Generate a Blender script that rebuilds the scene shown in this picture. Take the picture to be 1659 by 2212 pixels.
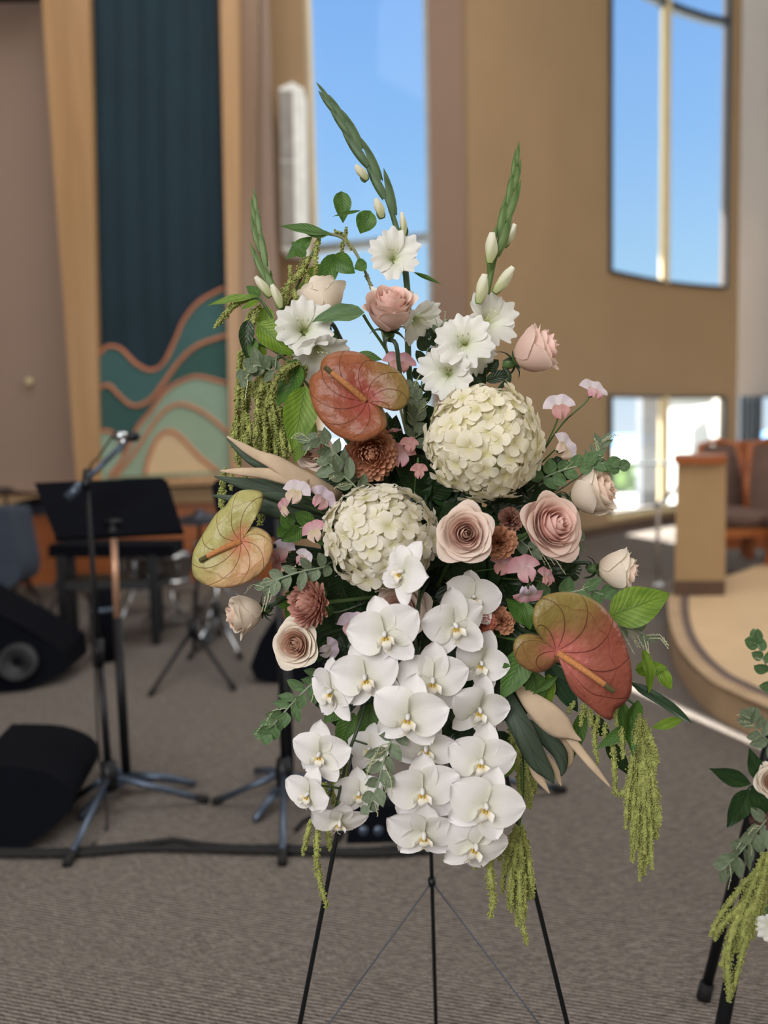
import bpy, math, random
import numpy as np
from mathutils import Vector, Matrix, noise as mnoise

for _o in list(bpy.data.objects):
    bpy.data.objects.remove(_o)
SC = bpy.context.scene
COL = SC.collection
PI = math.pi
rnd = random.Random(7)

# ------------------------------------------------------------------ camera
IW, IH, FPX = 1659.0, 2212.0, 1850.0
CAM = Vector((0, 0, 1.3))
_p = math.atan(169 / FPX)
_r = math.radians(1.35)
FWD = Vector((0, math.cos(_p), -math.sin(_p)))
_u0 = Vector((0, math.sin(_p), math.cos(_p)))
_r0 = Vector((1, 0, 0))
RGT = _r0 * math.cos(_r) - _u0 * math.sin(_r)
UPV = _u0 * math.cos(_r) + _r0 * math.sin(_r)
cd = bpy.data.cameras.new('camera')
cam = bpy.data.objects.new('camera', cd)
COL.objects.link(cam)
M = Matrix((RGT, UPV, -FWD)).transposed().to_4x4()
M.translation = CAM
cam.matrix_world = M
cd.sensor_fit = 'VERTICAL'
cd.sensor_height = 36.0
cd.lens = FPX / IH * 36.0
cd.clip_start = 0.05
cd.clip_end = 3000
cd.dof.use_dof = True
cd.dof.focus_distance = 1.36
cd.dof.aperture_fstop = 1.9
SC.camera = cam

# ------------------------------------------------------------------ world and light
SC.view_settings.view_transform = 'Standard'
SC.view_settings.look = 'None'
SC.view_settings.gamma = 1.0
SC.view_settings.use_curve_mapping = False
SC.view_settings.exposure = 0.0
SC.cycles.use_denoising = True
SC.cycles.max_bounces = 8
SC.cycles.transparent_max_bounces = 16
SC.cycles.sample_clamp_indirect = 6.0

def srgb(r, g, b):
    f = lambda c: (c / 12.92) if c <= 0.04045 else ((c + 0.055) / 1.055) ** 2.4
    return (f(r / 255), f(g / 255), f(b / 255), 1.0)

wd = bpy.data.worlds.new('sky')
SC.world = wd
wd.use_nodes = True
nt = wd.node_tree
nt.nodes.clear()
tc = nt.nodes.new('ShaderNodeTexCoord')
sp = nt.nodes.new('ShaderNodeSeparateXYZ')
rp = nt.nodes.new('ShaderNodeValToRGB')
bg = nt.nodes.new('ShaderNodeBackground')
wo = nt.nodes.new('ShaderNodeOutputWorld')
nt.links.new(tc.outputs['Generated'], sp.inputs[0])
nt.links.new(sp.outputs[2], rp.inputs[0])
nt.links.new(rp.outputs[0], bg.inputs[0])
nt.links.new(bg.outputs[0], wo.inputs[0])
cr = rp.color_ramp
cr.elements[0].position = 0.0
cr.elements[0].color = srgb(226, 240, 250)
cr.elements[1].position = 1.0
cr.elements[1].color = srgb(70, 125, 215)
for pos, c in ((0.06, (205, 231, 250)), (0.17, (172, 216, 250)), (0.3, (148, 197, 249)), (0.5, (124, 176, 243))):
    e = cr.elements.new(pos)
    e.color = srgb(*c)
bg.inputs[1].default_value = 1.0

def lamp(name, kind, loc, energy, color, target=None, size=1.0, size_y=None):
    l = bpy.data.lights.new(name, kind)
    l.energy = energy
    l.color = color
    o = bpy.data.objects.new(name, l)
    COL.objects.link(o)
    o.location = loc
    if kind == 'AREA':
        l.shape = 'RECTANGLE'
        l.size = size
        l.size_y = size_y or size
    if target is not None:
        d = Vector(target) - Vector(loc)
        o.rotation_euler = d.to_track_quat('-Z', 'Y').to_euler()
    return o

SUN_EL = math.radians(48)
SUN_AZ = Vector((0.336, -0.942, 0))            # the way the light travels over the floor
sd = Vector((SUN_AZ.x * math.cos(SUN_EL), SUN_AZ.y * math.cos(SUN_EL), -math.sin(SUN_EL)))
sun = lamp('sun', 'SUN', (-5, 30, 30), 38.0, (1.0, 0.95, 0.86), target=Vector((-5, 30, 30)) + sd)
sun.data.angle = math.radians(0.2)
lamp('overhead_fill', 'AREA', (0.5, 4.2, 7.2), 290, (1.0, 0.965, 0.93), target=(0.5, 4.6, 0), size=9, size_y=5)  # added fill from above to lift the interior, no known fixture
lamp('rear_fill', 'AREA', (-2.2, -3.2, 3.4), 335, (0.99, 0.985, 0.985), target=(0, 1.6, 1.1), size=4.5, size_y=3.0)  # added fill from behind the camera, the rear wall is closed
lamp('side_fill', 'AREA', (8.6, 3.0, 4.5), 260, (1.0, 0.97, 0.94), target=(-1, 6.0, 1.8), size=4.0, size_y=4.0)  # added fill from the right, the side wall there is solid

# ------------------------------------------------------------------ pixel to place helpers
def P(px, py, d):
    return CAM + (RGT * ((px - 829.5) / FPX) + UPV * ((1106 - py) / FPX) + FWD) * d

def ray(px, py):
    return RGT * ((px - 829.5) / FPX) + UPV * ((1106 - py) / FPX) + FWD

def onY(px, py, Y):
    r = ray(px, py)
    return CAM + r * (Y / r.y)

def onZ(px, py, Z=0.0):
    r = ray(px, py)
    return CAM + r * ((Z - CAM.z) / r.z)

def D(rx, up, tw):
    return (RGT * rx + UPV * up - FWD * tw).normalized()

# ------------------------------------------------------------------ materials
def mat_base(name):
    m = bpy.data.materials.new(name)
    m.use_nodes = True
    t = m.node_tree
    b = t.nodes['Principled BSDF']
    return m, t, b

def N(t, kind, **kw):
    n = t.nodes.new('ShaderNode' + kind)
    for k, v in kw.items():
        if k in n.inputs:
            n.inputs[k].default_value = v
        else:
            setattr(n, k, v)
    return n

def ramp(t, fac, stops):
    n = t.nodes.new('ShaderNodeValToRGB')
    els = n.color_ramp.elements
    els[0].position, els[0].color = stops[0][0], stops[0][1]
    els[1].position, els[1].color = stops[-1][0], stops[-1][1]
    for p_, c_ in stops[1:-1]:
        e_ = els.new(p_)
        e_.color = c_
    t.links.new(fac, n.inputs[0])
    return n.outputs[0]

def mixc(t, fac, a, b, blend='MIX'):
    n = t.nodes.new('ShaderNodeMix')
    n.data_type = 'RGBA'
    n.blend_type = blend
    for sock, v in ((0, fac), (6, a), (7, b)):
        if hasattr(v, 'is_output'):
            t.links.new(v, n.inputs[sock])
        else:
            n.inputs[sock].default_value = v
    return n.outputs[2]

def math_(t, op, a, b=None):
    n = t.nodes.new('ShaderNodeMath')
    n.operation = op
    for i, v in enumerate((a, b)):
        if v is None:
            continue
        if hasattr(v, 'is_output'):
            t.links.new(v, n.inputs[i])
        else:
            n.inputs[i].default_value = v
    return n.outputs[0]

def bump(t, b, h, strength=0.3, dist=0.002):
    n = t.nodes.new('ShaderNodeBump')
    n.inputs['Strength'].default_value = strength
    n.inputs['Distance'].default_value = dist
    t.links.new(h, n.inputs['Height'])
    t.links.new(n.outputs[0], b.inputs['Normal'])
    return n

def plain(name, rgb, rough=0.6, metal=0.0, var=0.12, scale=8.0, bmp=0.15, bscale=60.0, coat=0.0):
    m, t, b = mat_base(name)
    o = N(t, 'TexCoord').outputs['Object']
    n1 = N(t, 'TexNoise', Scale=scale, Detail=4.0)
    t.links.new(o, n1.inputs['Vector'])
    c = srgb(*rgb)
    lo = tuple(x * (1 - var) for x in c[:3]) + (1,)
    hi = tuple(min(1, x * (1 + var)) for x in c[:3]) + (1,)
    t.links.new(ramp(t, n1.outputs[0], [(0.3, lo), (0.7, hi)]), b.inputs['Base Color'])
    b.inputs['Roughness'].default_value = rough
    b.inputs['Metallic'].default_value = metal
    b.inputs['Coat Weight'].default_value = coat
    if bmp:
        n2 = N(t, 'TexNoise', Scale=bscale, Detail=3.0)
        t.links.new(o, n2.inputs['Vector'])
        bump(t, b, n2.outputs[0], bmp, 0.002)
    return m

def translucent_out(t, b, colsock, amount):
    out = [n for n in t.nodes if n.type == 'OUTPUT_MATERIAL'][0]
    tr = t.nodes.new('ShaderNodeBsdfTranslucent')
    t.links.new(colsock, tr.inputs[0])
    mx = t.nodes.new('ShaderNodeMixShader')
    mx.inputs[0].default_value = amount
    t.links.new(b.outputs[0], mx.inputs[1])
    t.links.new(tr.outputs[0], mx.inputs[2])
    t.links.new(mx.outputs[0], out.inputs[0])

def petal_mat(name, base, mid, tip, trans=0.3, rough=0.55, vein=0.25, stripes=26.0, spots=None):
    """Colour runs along the petal (uv.y); fine striations run lengthwise."""
    m, t, b = mat_base(name)
    uv = N(t, 'UVMap').outputs[0]
    s = t.nodes.new('ShaderNodeSeparateXYZ')
    t.links.new(uv, s.inputs[0])
    c = ramp(t, s.outputs[1], [(0.0, srgb(*base)), (0.45, srgb(*mid)), (1.0, srgb(*tip))])
    mp = N(t, 'Mapping')
    mp.inputs['Scale'].default_value = (stripes, 1.6, 1.0)
    t.links.new(uv, mp.inputs[0])
    n = N(t, 'TexNoise', Scale=1.0, Detail=3.0)
    t.links.new(mp.outputs[0], n.inputs['Vector'])
    dark = mixc(t, 0.10, c, (0.0, 0.0, 0.0, 1))
    c2 = mixc(t, math_(t, 'MULTIPLY', n.outputs[0], vein), c, dark)
    if spots:
        o = N(t, 'TexCoord').outputs['Object']
        n3 = N(t, 'TexNoise', Scale=spots[1], Detail=2.0)
        t.links.new(o, n3.inputs['Vector'])
        f = ramp(t, n3.outputs[0], [(0.45, (0, 0, 0, 1)), (0.75, (0.6, 0.6, 0.6, 1))])
        c2 = mixc(t, f, c2, srgb(*spots[0]))
    t.links.new(c2, b.inputs['Base Color'])
    b.inputs['Roughness'].default_value = rough
    b.inputs['Specular IOR Level'].default_value = 0.3
    bump(t, b, n.outputs[0], 0.35, 0.0012)
    translucent_out(t, b, c2, trans)
    return m

def leaf_mat(name, dark, light, trans=0.3, rough=0.45, veins=9.0, vcol=None):
    """Pinnate veins: uv.x across (0.5 = midrib), uv.y along."""
    m, t, b = mat_base(name)
    uv = N(t, 'UVMap').outputs[0]
    s = t.nodes.new('ShaderNodeSeparateXYZ')
    t.links.new(uv, s.inputs[0])
    ax = math_(t, 'ABSOLUTE', math_(t, 'SUBTRACT', s.outputs[0], 0.5))
    ph = math_(t, 'SUBTRACT', math_(t, 'MULTIPLY', s.outputs[1], veins), math_(t, 'MULTIPLY', math_(t, 'POWER', ax, 0.8), veins * 0.55))
    fr = math_(t, 'ABSOLUTE', math_(t, 'SUBTRACT', math_(t, 'FRACT', ph), 0.5))
    vl = math_(t, 'LESS_THAN', fr, 0.06)
    mid = math_(t, 'LESS_THAN', ax, 0.018)
    v = math_(t, 'MAXIMUM', vl, mid)
    o = N(t, 'TexCoord').outputs['Object']
    n = N(t, 'TexNoise', Scale=2.2, Detail=4.0)
    t.links.new(o, n.inputs['Vector'])
    c = ramp(t, n.outputs[0], [(0.3, srgb(*dark)), (0.7, srgb(*light))])
    vc = srgb(*(vcol or tuple(int(x * 0.72) for x in dark)))
    c = mixc(t, math_(t, 'MULTIPLY', v, 0.6), c, vc)
    t.links.new(c, b.inputs['Base Color'])
    b.inputs['Roughness'].default_value = rough
    b.inputs['Specular IOR Level'].default_value = 0.4
    bump(t, b, fr, 0.5, 0.0015)
    if trans:
        translucent_out(t, b, c, trans)
    return m

def wood_mat(name, a, b_, scale=1.0, rough=0.4, axis='Z'):
    m, t, b = mat_base(name)
    o = N(t, 'TexCoord').outputs['Object']
    mp = N(t, 'Mapping')
    sc_ = {'Z': (14, 14, 0.9), 'X': (0.9, 14, 14), 'Y': (14, 0.9, 14)}[axis]
    mp.inputs['Scale'].default_value = tuple(x * scale for x in sc_)
    t.links.new(o, mp.inputs[0])
    n = N(t, 'TexNoise', Scale=1.0, Detail=6.0, Distortion=0.6)
    t.links.new(mp.outputs[0], n.inputs['Vector'])
    t.links.new(ramp(t, n.outputs[0], [(0.3, srgb(*a)), (0.7, srgb(*b_))]), b.inputs['Base Color'])
    b.inputs['Roughness'].default_value = rough
    bump(t, b, n.outputs[0], 0.1, 0.002)
    return m

def spathe_mat(name, c_center, c_mid, c_edge, c_vein, tip=None, way=(1, 0), span_=(-0.06, 0.06)):
    """uv.x = angle round the attachment, uv.y = distance from it to the rim."""
    m, t, b = mat_base(name)
    uv = N(t, 'UVMap').outputs[0]
    s = t.nodes.new('ShaderNodeSeparateXYZ')
    t.links.new(uv, s.inputs[0])
    o = N(t, 'TexCoord').outputs['Object']
    n = N(t, 'TexNoise', Scale=22.0, Detail=4.0)
    t.links.new(o, n.inputs['Vector'])
    wob = math_(t, 'MULTIPLY', math_(t, 'SUBTRACT', n.outputs[0], 0.5), 0.22)
    d = math_(t, 'ADD', s.outputs[1], wob)
    c = ramp(t, d, [(0.0, srgb(*c_center)), (0.28, srgb(*c_center)), (0.55, srgb(*c_mid)), (1.0, srgb(*c_edge))])
    if tip:
        big = N(t, 'TexNoise', Scale=14.0, Detail=3.0)
        t.links.new(o, big.inputs['Vector'])
        so = t.nodes.new('ShaderNodeSeparateXYZ')
        t.links.new(o, so.inputs[0])
        g = math_(t, 'ADD', math_(t, 'MULTIPLY', so.outputs[0], way[0]), math_(t, 'MULTIPLY', so.outputs[2], way[1]))
        g = math_(t, 'DIVIDE', math_(t, 'SUBTRACT', g, span_[0]), span_[1] - span_[0])
        g = math_(t, 'ADD', g, math_(t, 'MULTIPLY', math_(t, 'SUBTRACT', big.outputs[0], 0.5), 0.9))
        g = math_(t, 'MULTIPLY', g, math_(t, 'MINIMUM', math_(t, 'MULTIPLY', d, 2.2), 1.0))
        f = ramp(t, g, [(0.1, (0, 0, 0, 1)), (0.9, (0.95, 0.95, 0.95, 1))])
        c = mixc(t, f, c, srgb(*tip))
    # radiating veins that bend towards the rim
    bend = math_(t, 'MULTIPLY', math_(t, 'POWER', s.outputs[1], 2.0), 0.10)
    ang = math_(t, 'ADD', math_(t, 'ADD', s.outputs[0], bend), math_(t, 'MULTIPLY', wob, 0.06))
    fr = math_(t, 'ABSOLUTE', math_(t, 'SUBTRACT', math_(t, 'FRACT', math_(t, 'MULTIPLY', ang, 11.0)), 0.5))
    wdt = math_(t, 'DIVIDE', 0.022, math_(t, 'ADD', s.outputs[1], 0.12))
    v1 = ramp(t, math_(t, 'DIVIDE', fr, wdt), [(0.25, (1, 1, 1, 1)), (0.9, (0, 0, 0, 1))])
    fr2 = math_(t, 'ABSOLUTE', math_(t, 'SUBTRACT', math_(t, 'ADD', s.outputs[1], math_(t, 'MULTIPLY', fr, 0.16)), 0.80))
    v2 = math_(t, 'MULTIPLY', math_(t, 'LESS_THAN', fr2, 0.010), 0.5)
    v = math_(t, 'MAXIMUM', v1, v2)
    c = mixc(t, math_(t, 'MULTIPLY', v, 0.75), c, srgb(*c_vein))
    t.links.new(c, b.inputs['Base Color'])
    b.inputs['Roughness'].default_value = 0.38
    b.inputs['Specular IOR Level'].default_value = 0.35
    b.inputs['Coat Weight'].default_value = 0.1
    b.inputs['Coat Roughness'].default_value = 0.12
    vo = N(t, 'TexNoise', Scale=70.0, Detail=2.0)
    t.links.new(o, vo.inputs['Vector'])
    h = math_(t, 'SUBTRACT', vo.outputs[0], math_(t, 'MULTIPLY', v, 0.5))
    bump(t, b, h, 0.8, 0.0045)
    translucent_out(t, b, c, 0.18)
    return m

MT = {}
MT['orchid'] = petal_mat('orchid_petal', (222, 222, 204), (246, 243, 242), (249, 246, 247), 0.28, 0.5, 0.5)
MT['orchid_lip'] = petal_mat('orchid_lip', (226, 204, 130), (246, 242, 232), (250, 247, 244), 0.2, 0.5, 0.3)
MT['orchid_yellow'] = petal_mat('orchid_callus', (190, 140, 20), (206, 170, 50), (226, 200, 110), 0.1, 0.5, 0.3)
MT['hyd1'] = petal_mat('hydrangea_cream', (226, 220, 160), (250, 244, 222), (252, 248, 234), 0.42, 0.6, 0.5)
MT['hyd2'] = petal_mat('hydrangea_white', (218, 214, 160), (246, 240, 222), (250, 246, 236), 0.42, 0.6, 0.5)
MT['hyd3'] = petal_mat('hydrangea_brown', (70, 50, 40), (104, 76, 66), (92, 66, 58), 0.15, 0.6, 0.5)
MT['hydcore'] = plain('hydrangea_core', (170, 172, 120), 0.8)
MT['glad'] = petal_mat('gladiolus_petal', (196, 208, 130), (238, 240, 226), (246, 245, 243), 0.35, 0.55, 0.9)
MT['gladbud'] = petal_mat('gladiolus_bud', (196, 206, 140), (232, 232, 200), (243, 240, 226), 0.3, 0.55, 0.9)
MT['stamen'] = plain('stamen', (222, 220, 180), 0.6)
MT['rose'] = petal_mat('rose_blush', (222, 196, 170), (238, 214, 200), (242, 224, 212), 0.3, 0.6, 0.4)
MT['rose_in'] = petal_mat('rose_blush_heart', (224, 176, 156), (238, 204, 190), (246, 224, 212), 0.3, 0.6, 0.4)
MT['rosep'] = petal_mat('rose_pink', (216, 188, 164), (232, 198, 186), (240, 216, 204), 0.3, 0.6, 0.4)
MT['rosep_in'] = petal_mat('rose_pink_heart', (222, 168, 156), (238, 194, 184), (244, 212, 202), 0.3, 0.6, 0.4)
MT['rosec'] = petal_mat('rose_cream', (222, 204, 170), (238, 222, 204), (244, 234, 220), 0.3, 0.6, 0.4)
MT['rosec_in'] = petal_mat('rose_cream_heart', (214, 164, 136), (232, 194, 174), (240, 216, 198), 0.3, 0.6, 0.4)
MT['mum1'] = petal_mat('chrysanthemum_rust', (156, 94, 68), (200, 138, 108), (222, 172, 142), 0.2, 0.6, 0.5)
MT['mum2'] = petal_mat('chrysanthemum_rose', (166, 108, 96), (204, 146, 130), (220, 172, 158), 0.2, 0.6, 0.5)
MT['carn1'] = petal_mat('carnation_tan', (130, 76, 52), (184, 124, 92), (206, 152, 120), 0.2, 0.7, 0.5)
MT['carn2'] = petal_mat('carnation_salmon', (150, 66, 52), (190, 104, 84), (206, 130, 108), 0.2, 0.7, 0.5)
MT['carn3'] = petal_mat('carnation_plum', (90, 56, 46), (136, 92, 78), (160, 116, 100), 0.2, 0.7, 0.5)
MT['pea_pink'] = petal_mat('sweet_pea_pink', (224, 190, 190), (232, 190, 196), (226, 160, 172), 0.4, 0.6, 1.2)
MT['pea_white'] = petal_mat('sweet_pea_white', (226, 214, 190), (238, 228, 232), (236, 222, 234), 0.4, 0.6, 1.4)
MT['pea_rose'] = petal_mat('sweet_pea_rose', (212, 160, 152), (220, 168, 164), (212, 152, 152), 0.35, 0.6, 1.2)
MT['pea_lilac'] = petal_mat('sweet_pea_lilac', (230, 216, 204), (232, 216, 232), (236, 214, 232), 0.4, 0.6, 1.4)
MT['pea_keel'] = petal_mat('sweet_pea_keel', (226, 208, 170), (234, 212, 192), (236, 206, 196), 0.4, 0.6, 0.8)
MT['lime'] = leaf_mat('leaf_lime', (96, 132, 36), (140, 170, 62), 0.4, 0.45, 10.0, (66, 96, 24))
MT['green'] = leaf_mat('leaf_green', (64, 100, 42), (96, 134, 58), 0.35, 0.45, 9.0)
MT['dark'] = leaf_mat('leaf_dark', (32, 50, 28), (50, 72, 38), 0.2, 0.35, 7.0)
MT['glossy'] = leaf_mat('leaf_glossy', (28, 50, 28), (46, 78, 38), 0.15, 0.28, 6.0)
MT['sage'] = leaf_mat('leaf_sage', (98, 112, 90), (134, 148, 120), 0.25, 0.65, 3.0, (124, 140, 116))
MT['sagegreen'] = leaf_mat('leaf_sage_green', (70, 100, 62), (108, 138, 92), 0.3, 0.6, 3.0, (104, 130, 86))
MT['strap'] = leaf_mat('leaf_strap', (34, 58, 40), (56, 84, 56), 0.2, 0.35, 2.0)
MT['bract'] = leaf_mat('gladiolus_bract', (84, 112, 58), (116, 142, 82), 0.25, 0.45, 1.0, (70, 96, 50))
MT['bractd'] = leaf_mat('gladiolus_bract_dark', (66, 92, 62), (92, 118, 78), 0.2, 0.5, 1.0, (54, 78, 50))
MT['stem'] = plain('stem_green', (70, 96, 48), 0.5, bmp=0.1)
MT['stemd'] = plain('stem_dark_green', (44, 62, 40), 0.5, bmp=0.1)
MT['stemsage'] = plain('stem_sage', (130, 144, 118), 0.7, bmp=0.1)
MT['stempink'] = plain('stem_pinkish', (128, 130, 92), 0.6, bmp=0.1)
MT['amar'] = plain('amaranth_seed', (148, 154, 86), 0.85, var=0.25, scale=90, bmp=0)
MT['amard'] = plain('amaranth_seed_dark', (132, 136, 74), 0.85, var=0.25, scale=90, bmp=0)
MT['seed'] = plain('seed_spray', (186, 190, 156), 0.8, bmp=0)
MT['spadix1'] = plain('spadix_orange', (206, 140, 84), 0.55, var=0.2, scale=300, bmp=0.9, bscale=900)
MT['spadixtip'] = plain('spadix_olive', (92, 86, 46), 0.6, var=0.2, scale=300, bmp=0.9, bscale=900)
MT['sp1'] = spathe_mat('spathe_rust', (160, 80, 68), (150, 82, 58), (158, 98, 64), (116, 58, 48), tip=(136, 116, 64), way=(1, 0.2), span_=(-0.01, 0.07))
MT['sp2'] = spathe_mat('spathe_yellow', (200, 124, 98), (196, 150, 106), (208, 168, 124), (146, 78, 60), tip=(176, 172, 108), way=(-0.7, 0.8), span_=(-0.05, 0.03))
MT['sp3'] = spathe_mat('spathe_green_red', (192, 110, 100), (160, 92, 76), (152, 82, 66), (112, 52, 44), tip=(140, 124, 66), way=(-0.55, 0.8), span_=(-0.03, 0.05))
MT['stag_top'] = leaf_mat('staghorn_top', (46, 60, 46), (68, 84, 66), 0.05, 0.6, 3.0)
MT['stag_under'] = plain('staghorn_felt', (190, 168, 142), 0.85, var=0.12, scale=30, bscale=300)
MT['foam'] = plain('floral_foam', (24, 38, 26), 0.95)

# ------------------------------------------------------------------ mesh helpers
class MB:
    def __init__(s):
        s.v, s.f, s.uv, s.mi = [], [], [], []

    def add(s, verts, faces, uvs=None, mi=0):
        o = len(s.v)
        s.v += [tuple(x) for x in verts]
        s.uv += uvs if uvs else [(0.5, 0.5)] * len(verts)
        s.f += [tuple(i + o for i in f) for f in faces]
        s.mi += [mi] * len(faces)
        return s

    def grid(s, nu, nv, fn, mi=0, close=False):
        """fn(u, v) with u, v in 0..1; uv map = (u, v)"""
        vs, uv = [], []
        for j in range(nv + 1):
            for i in range(nu + 1):
                vs.append(fn(i / nu, j / nv))
                uv.append((i / nu, j / nv))
        w = nu + 1
        fs = [(j * w + i, j * w + i + 1, (j + 1) * w + i + 1, (j + 1) * w + i) for j in range(nv) for i in range(nu)]
        return s.add(vs, fs, uv, mi)

    def tube(s, pts, r, n=6, mi=0, cap=True):
        pts = [Vector(p) for p in pts]
        if not isinstance(r, (list, tuple)):
            r = [r] * len(pts)
        vs, uv, fs = [], [], []
        t0 = (pts[1] - pts[0]).normalized()
        nrm = t0.orthogonal().normalized()
        for k, p in enumerate(pts):
            t = (pts[min(k + 1, len(pts) - 1)] - pts[max(k - 1, 0)])
            t = t.normalized() if t.length > 1e-9 else t0
            nrm = (nrm - t * nrm.dot(t))
            nrm = nrm.normalized() if nrm.length > 1e-6 else t.orthogonal().normalized()
            bn = t.cross(nrm)
            for i in range(n):
                a = 2 * PI * i / n
                vs.append(p + (nrm * math.cos(a) + bn * math.sin(a)) * r[k])
                uv.append((i / n, k / (len(pts) - 1)))
        for k in range(len(pts) - 1):
            for i in range(n):
                j = (i + 1) % n
                fs.append((k * n + i, k * n + j, (k + 1) * n + j, (k + 1) * n + i))
        if cap:
            fs.append(tuple(range(n - 1, -1, -1)))
            fs.append(tuple((len(pts) - 1) * n + i for i in range(n)))
        return s.add(vs, fs, uv, mi)

    def box(s, c, size, rot=None, mi=0):
        c = Vector(c)
        R = rot or Matrix.Identity(3)
        vs = [c + R @ Vector((sx * size[0] / 2, sy * size[1] / 2, sz * size[2] / 2)) for sx in (-1, 1) for sy in (-1, 1) for sz in (-1, 1)]
        fs = [(0, 1, 3, 2), (4, 6, 7, 5), (0, 4, 5, 1), (2, 3, 7, 6), (0, 2, 6, 4), (1, 5, 7, 3)]
        return s.add(vs, fs, None, mi)

    def prism(s, poly, off, mi=0):
        """poly: 3D outline, extruded by vector off"""
        n = len(poly)
        off = Vector(off)
        a = [Vector(p) for p in poly]
        b = [p + off for p in a]
        fs = [tuple(range(n)), tuple(range(2 * n - 1, n - 1, -1))]
        fs += [(i, i + n, (i + 1) % n + n, (i + 1) % n) for i in range(n)]
        return s.add(a + b, fs, None, mi)

    def lathe(s, prof, n=24, M=None, mi=0):
        M = M or Matrix.Identity(4)
        vs, fs, uv = [], [], []
        m = len(prof)
        for k, (r, z) in enumerate(prof):
            for i in range(n):
                a = 2 * PI * i / n
                vs.append(M @ Vector((r * math.cos(a), r * math.sin(a), z)))
                uv.append((i / n, k / (m - 1)))
        for k in range(m - 1):
            for i in range(n):
                j = (i + 1) % n
                fs.append((k * n + i, k * n + j, (k + 1) * n + j, (k + 1) * n + i))
        return s.add(vs, fs, uv, mi)

    def build(s, name, mats=(), smooth=True):
        me = bpy.data.meshes.new(name)
        me.from_pydata(s.v, [], s.f)
        uvl = me.uv_layers.new(name='UVMap')
        li = np.empty(len(me.loops), dtype=np.int32)
        me.loops.foreach_get('vertex_index', li)
        uvl.data.foreach_set('uv', np.array(s.uv, dtype=np.float32)[li].ravel())
        for m in mats:
            me.materials.append(m)
        if len(mats) > 1:
            me.polygons.foreach_set('material_index', s.mi)
        me.polygons.foreach_set('use_smooth', [smooth] * len(me.polygons))
        me.update()
        return me

def weld_normals(me):
    bm_ = None
    return me

_cache = {}
def withmat(key, mat):
    """a copy of prototype mesh KEY that carries MAT, made once"""
    k = (key, mat.name)
    if k not in _cache:
        me = PROTO[key].copy()
        me.name = key
        me.materials.clear()
        me.materials.append(mat)
        _cache[k] = me
    return _cache[k]

def thing(name, label, cat, Mw=None, group=None):
    o = bpy.data.objects.new(name, None)
    o.empty_display_size = 0.02
    COL.objects.link(o)
    if Mw is not None:
        o.matrix_basis = Mw if isinstance(Mw, Matrix) else Matrix.Translation(Mw)
    o['label'] = label
    o['category'] = cat
    if group:
        o['group'] = group
    o_world[o.name] = o.matrix_basis.copy()
    return o
o_world = {}

def part(parent, name, me, Ml=None, world=False, label=None, kind=None):
    """mesh child of PARENT; Ml local to it, or world=True: given in world space"""
    o = bpy.data.objects.new(name, me)
    COL.objects.link(o)
    if parent is not None:
        o.parent = parent
    Ml = Ml if Ml is not None else Matrix.Identity(4)
    if world and parent is not None:
        pw = o_world[parent.name]
        Wm = Ml
        Ml = pw.inverted() @ Ml
        o_world[o.name] = Wm
    else:
        o_world[o.name] = (o_world[parent.name] @ Ml) if parent is not None else Ml
    o.matrix_basis = Ml
    if label:
        o['label'] = label
    if kind:
        o['kind'] = kind
    return o

def solo(name, me, label, cat, group=None):
    o = bpy.data.objects.new(name, me)
    COL.objects.link(o)
    o['label'] = label
    o['category'] = cat
    if group:
        o['group'] = group
    o_world[o.name] = Matrix.Identity(4)
    return o

def struct(name, me, label=None, parent=None, loc=None):
    o = bpy.data.objects.new(name, me)
    COL.objects.link(o)
    if parent is not None:
        o.parent = parent
    else:
        o['kind'] = 'structure'
        o['label'] = label or name.replace('_', ' ')
        o['category'] = name.split('_')[0]
    o_world[o.name] = Matrix.Identity(4)
    return o

def orient(loc, face, roll=0.0, scale=1.0, up=None):
    """local +Z looks along FACE, local +Y is as upward as it can be, turned by ROLL degrees (clockwise as seen from in front)"""
    z = face.normalized()
    up = up or UPV
    y = up - z * up.dot(z)
    if y.length < 1e-3:
        y = FWD - z * FWD.dot(z)
    y.normalize()
    x = y.cross(z)
    R = Matrix((x, y, z)).transposed()
    R = R @ Matrix.Rotation(-math.radians(roll), 3, 'Z')
    Mx = (R * scale).to_4x4()
    Mx.translation = loc
    return Mx

def span(a, b, width, nrm, length=None):
    """matrix that lays a unit leaf (root at 0, tip at +Y, half width 1 on X) from A to B"""
    y = b - a
    L = y.length
    y.normalize()
    z = nrm - y * nrm.dot(y)
    if z.length < 1e-4:
        z = y.orthogonal()
    z.normalize()
    x = y.cross(z)
    Mx = Matrix((x * width, y * L, z * L)).transposed().to_4x4()
    Mx.translation = a
    return Mx

def bez(pts, n=16):
    """Catmull-Rom through the points"""
    pts = [Vector(p) for p in pts]
    if len(pts) == 2:
        return [pts[0].lerp(pts[1], i / n) for i in range(n + 1)]
    ext = [pts[0] * 2 - pts[1]] + pts + [pts[-1] * 2 - pts[-2]]
    out = []
    segs = len(pts) - 1
    for k in range(segs):
        p0, p1, p2, p3 = ext[k:k + 4]
        m = max(2, n // segs)
        for i in range(m):
            t = i / m
            out.append(0.5 * ((2 * p1) + (p2 - p0) * t + (2 * p0 - 5 * p1 + 4 * p2 - p3) * t * t + (3 * p1 - p0 - 3 * p2 + p3) * t ** 3))
    out.append(pts[-1].copy())
    return out

def tube_mesh(name, pts, r, mat, n=6):
    return MB().tube(pts, r, n).build(name, [mat])

# ------------------------------------------------------------------ flower prototypes (unit size)
PROTO = {}
SS = lambda x: max(0.0, min(1.0, x)) ** 2 * (3 - 2 * max(0.0, min(1.0, x)))

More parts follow.
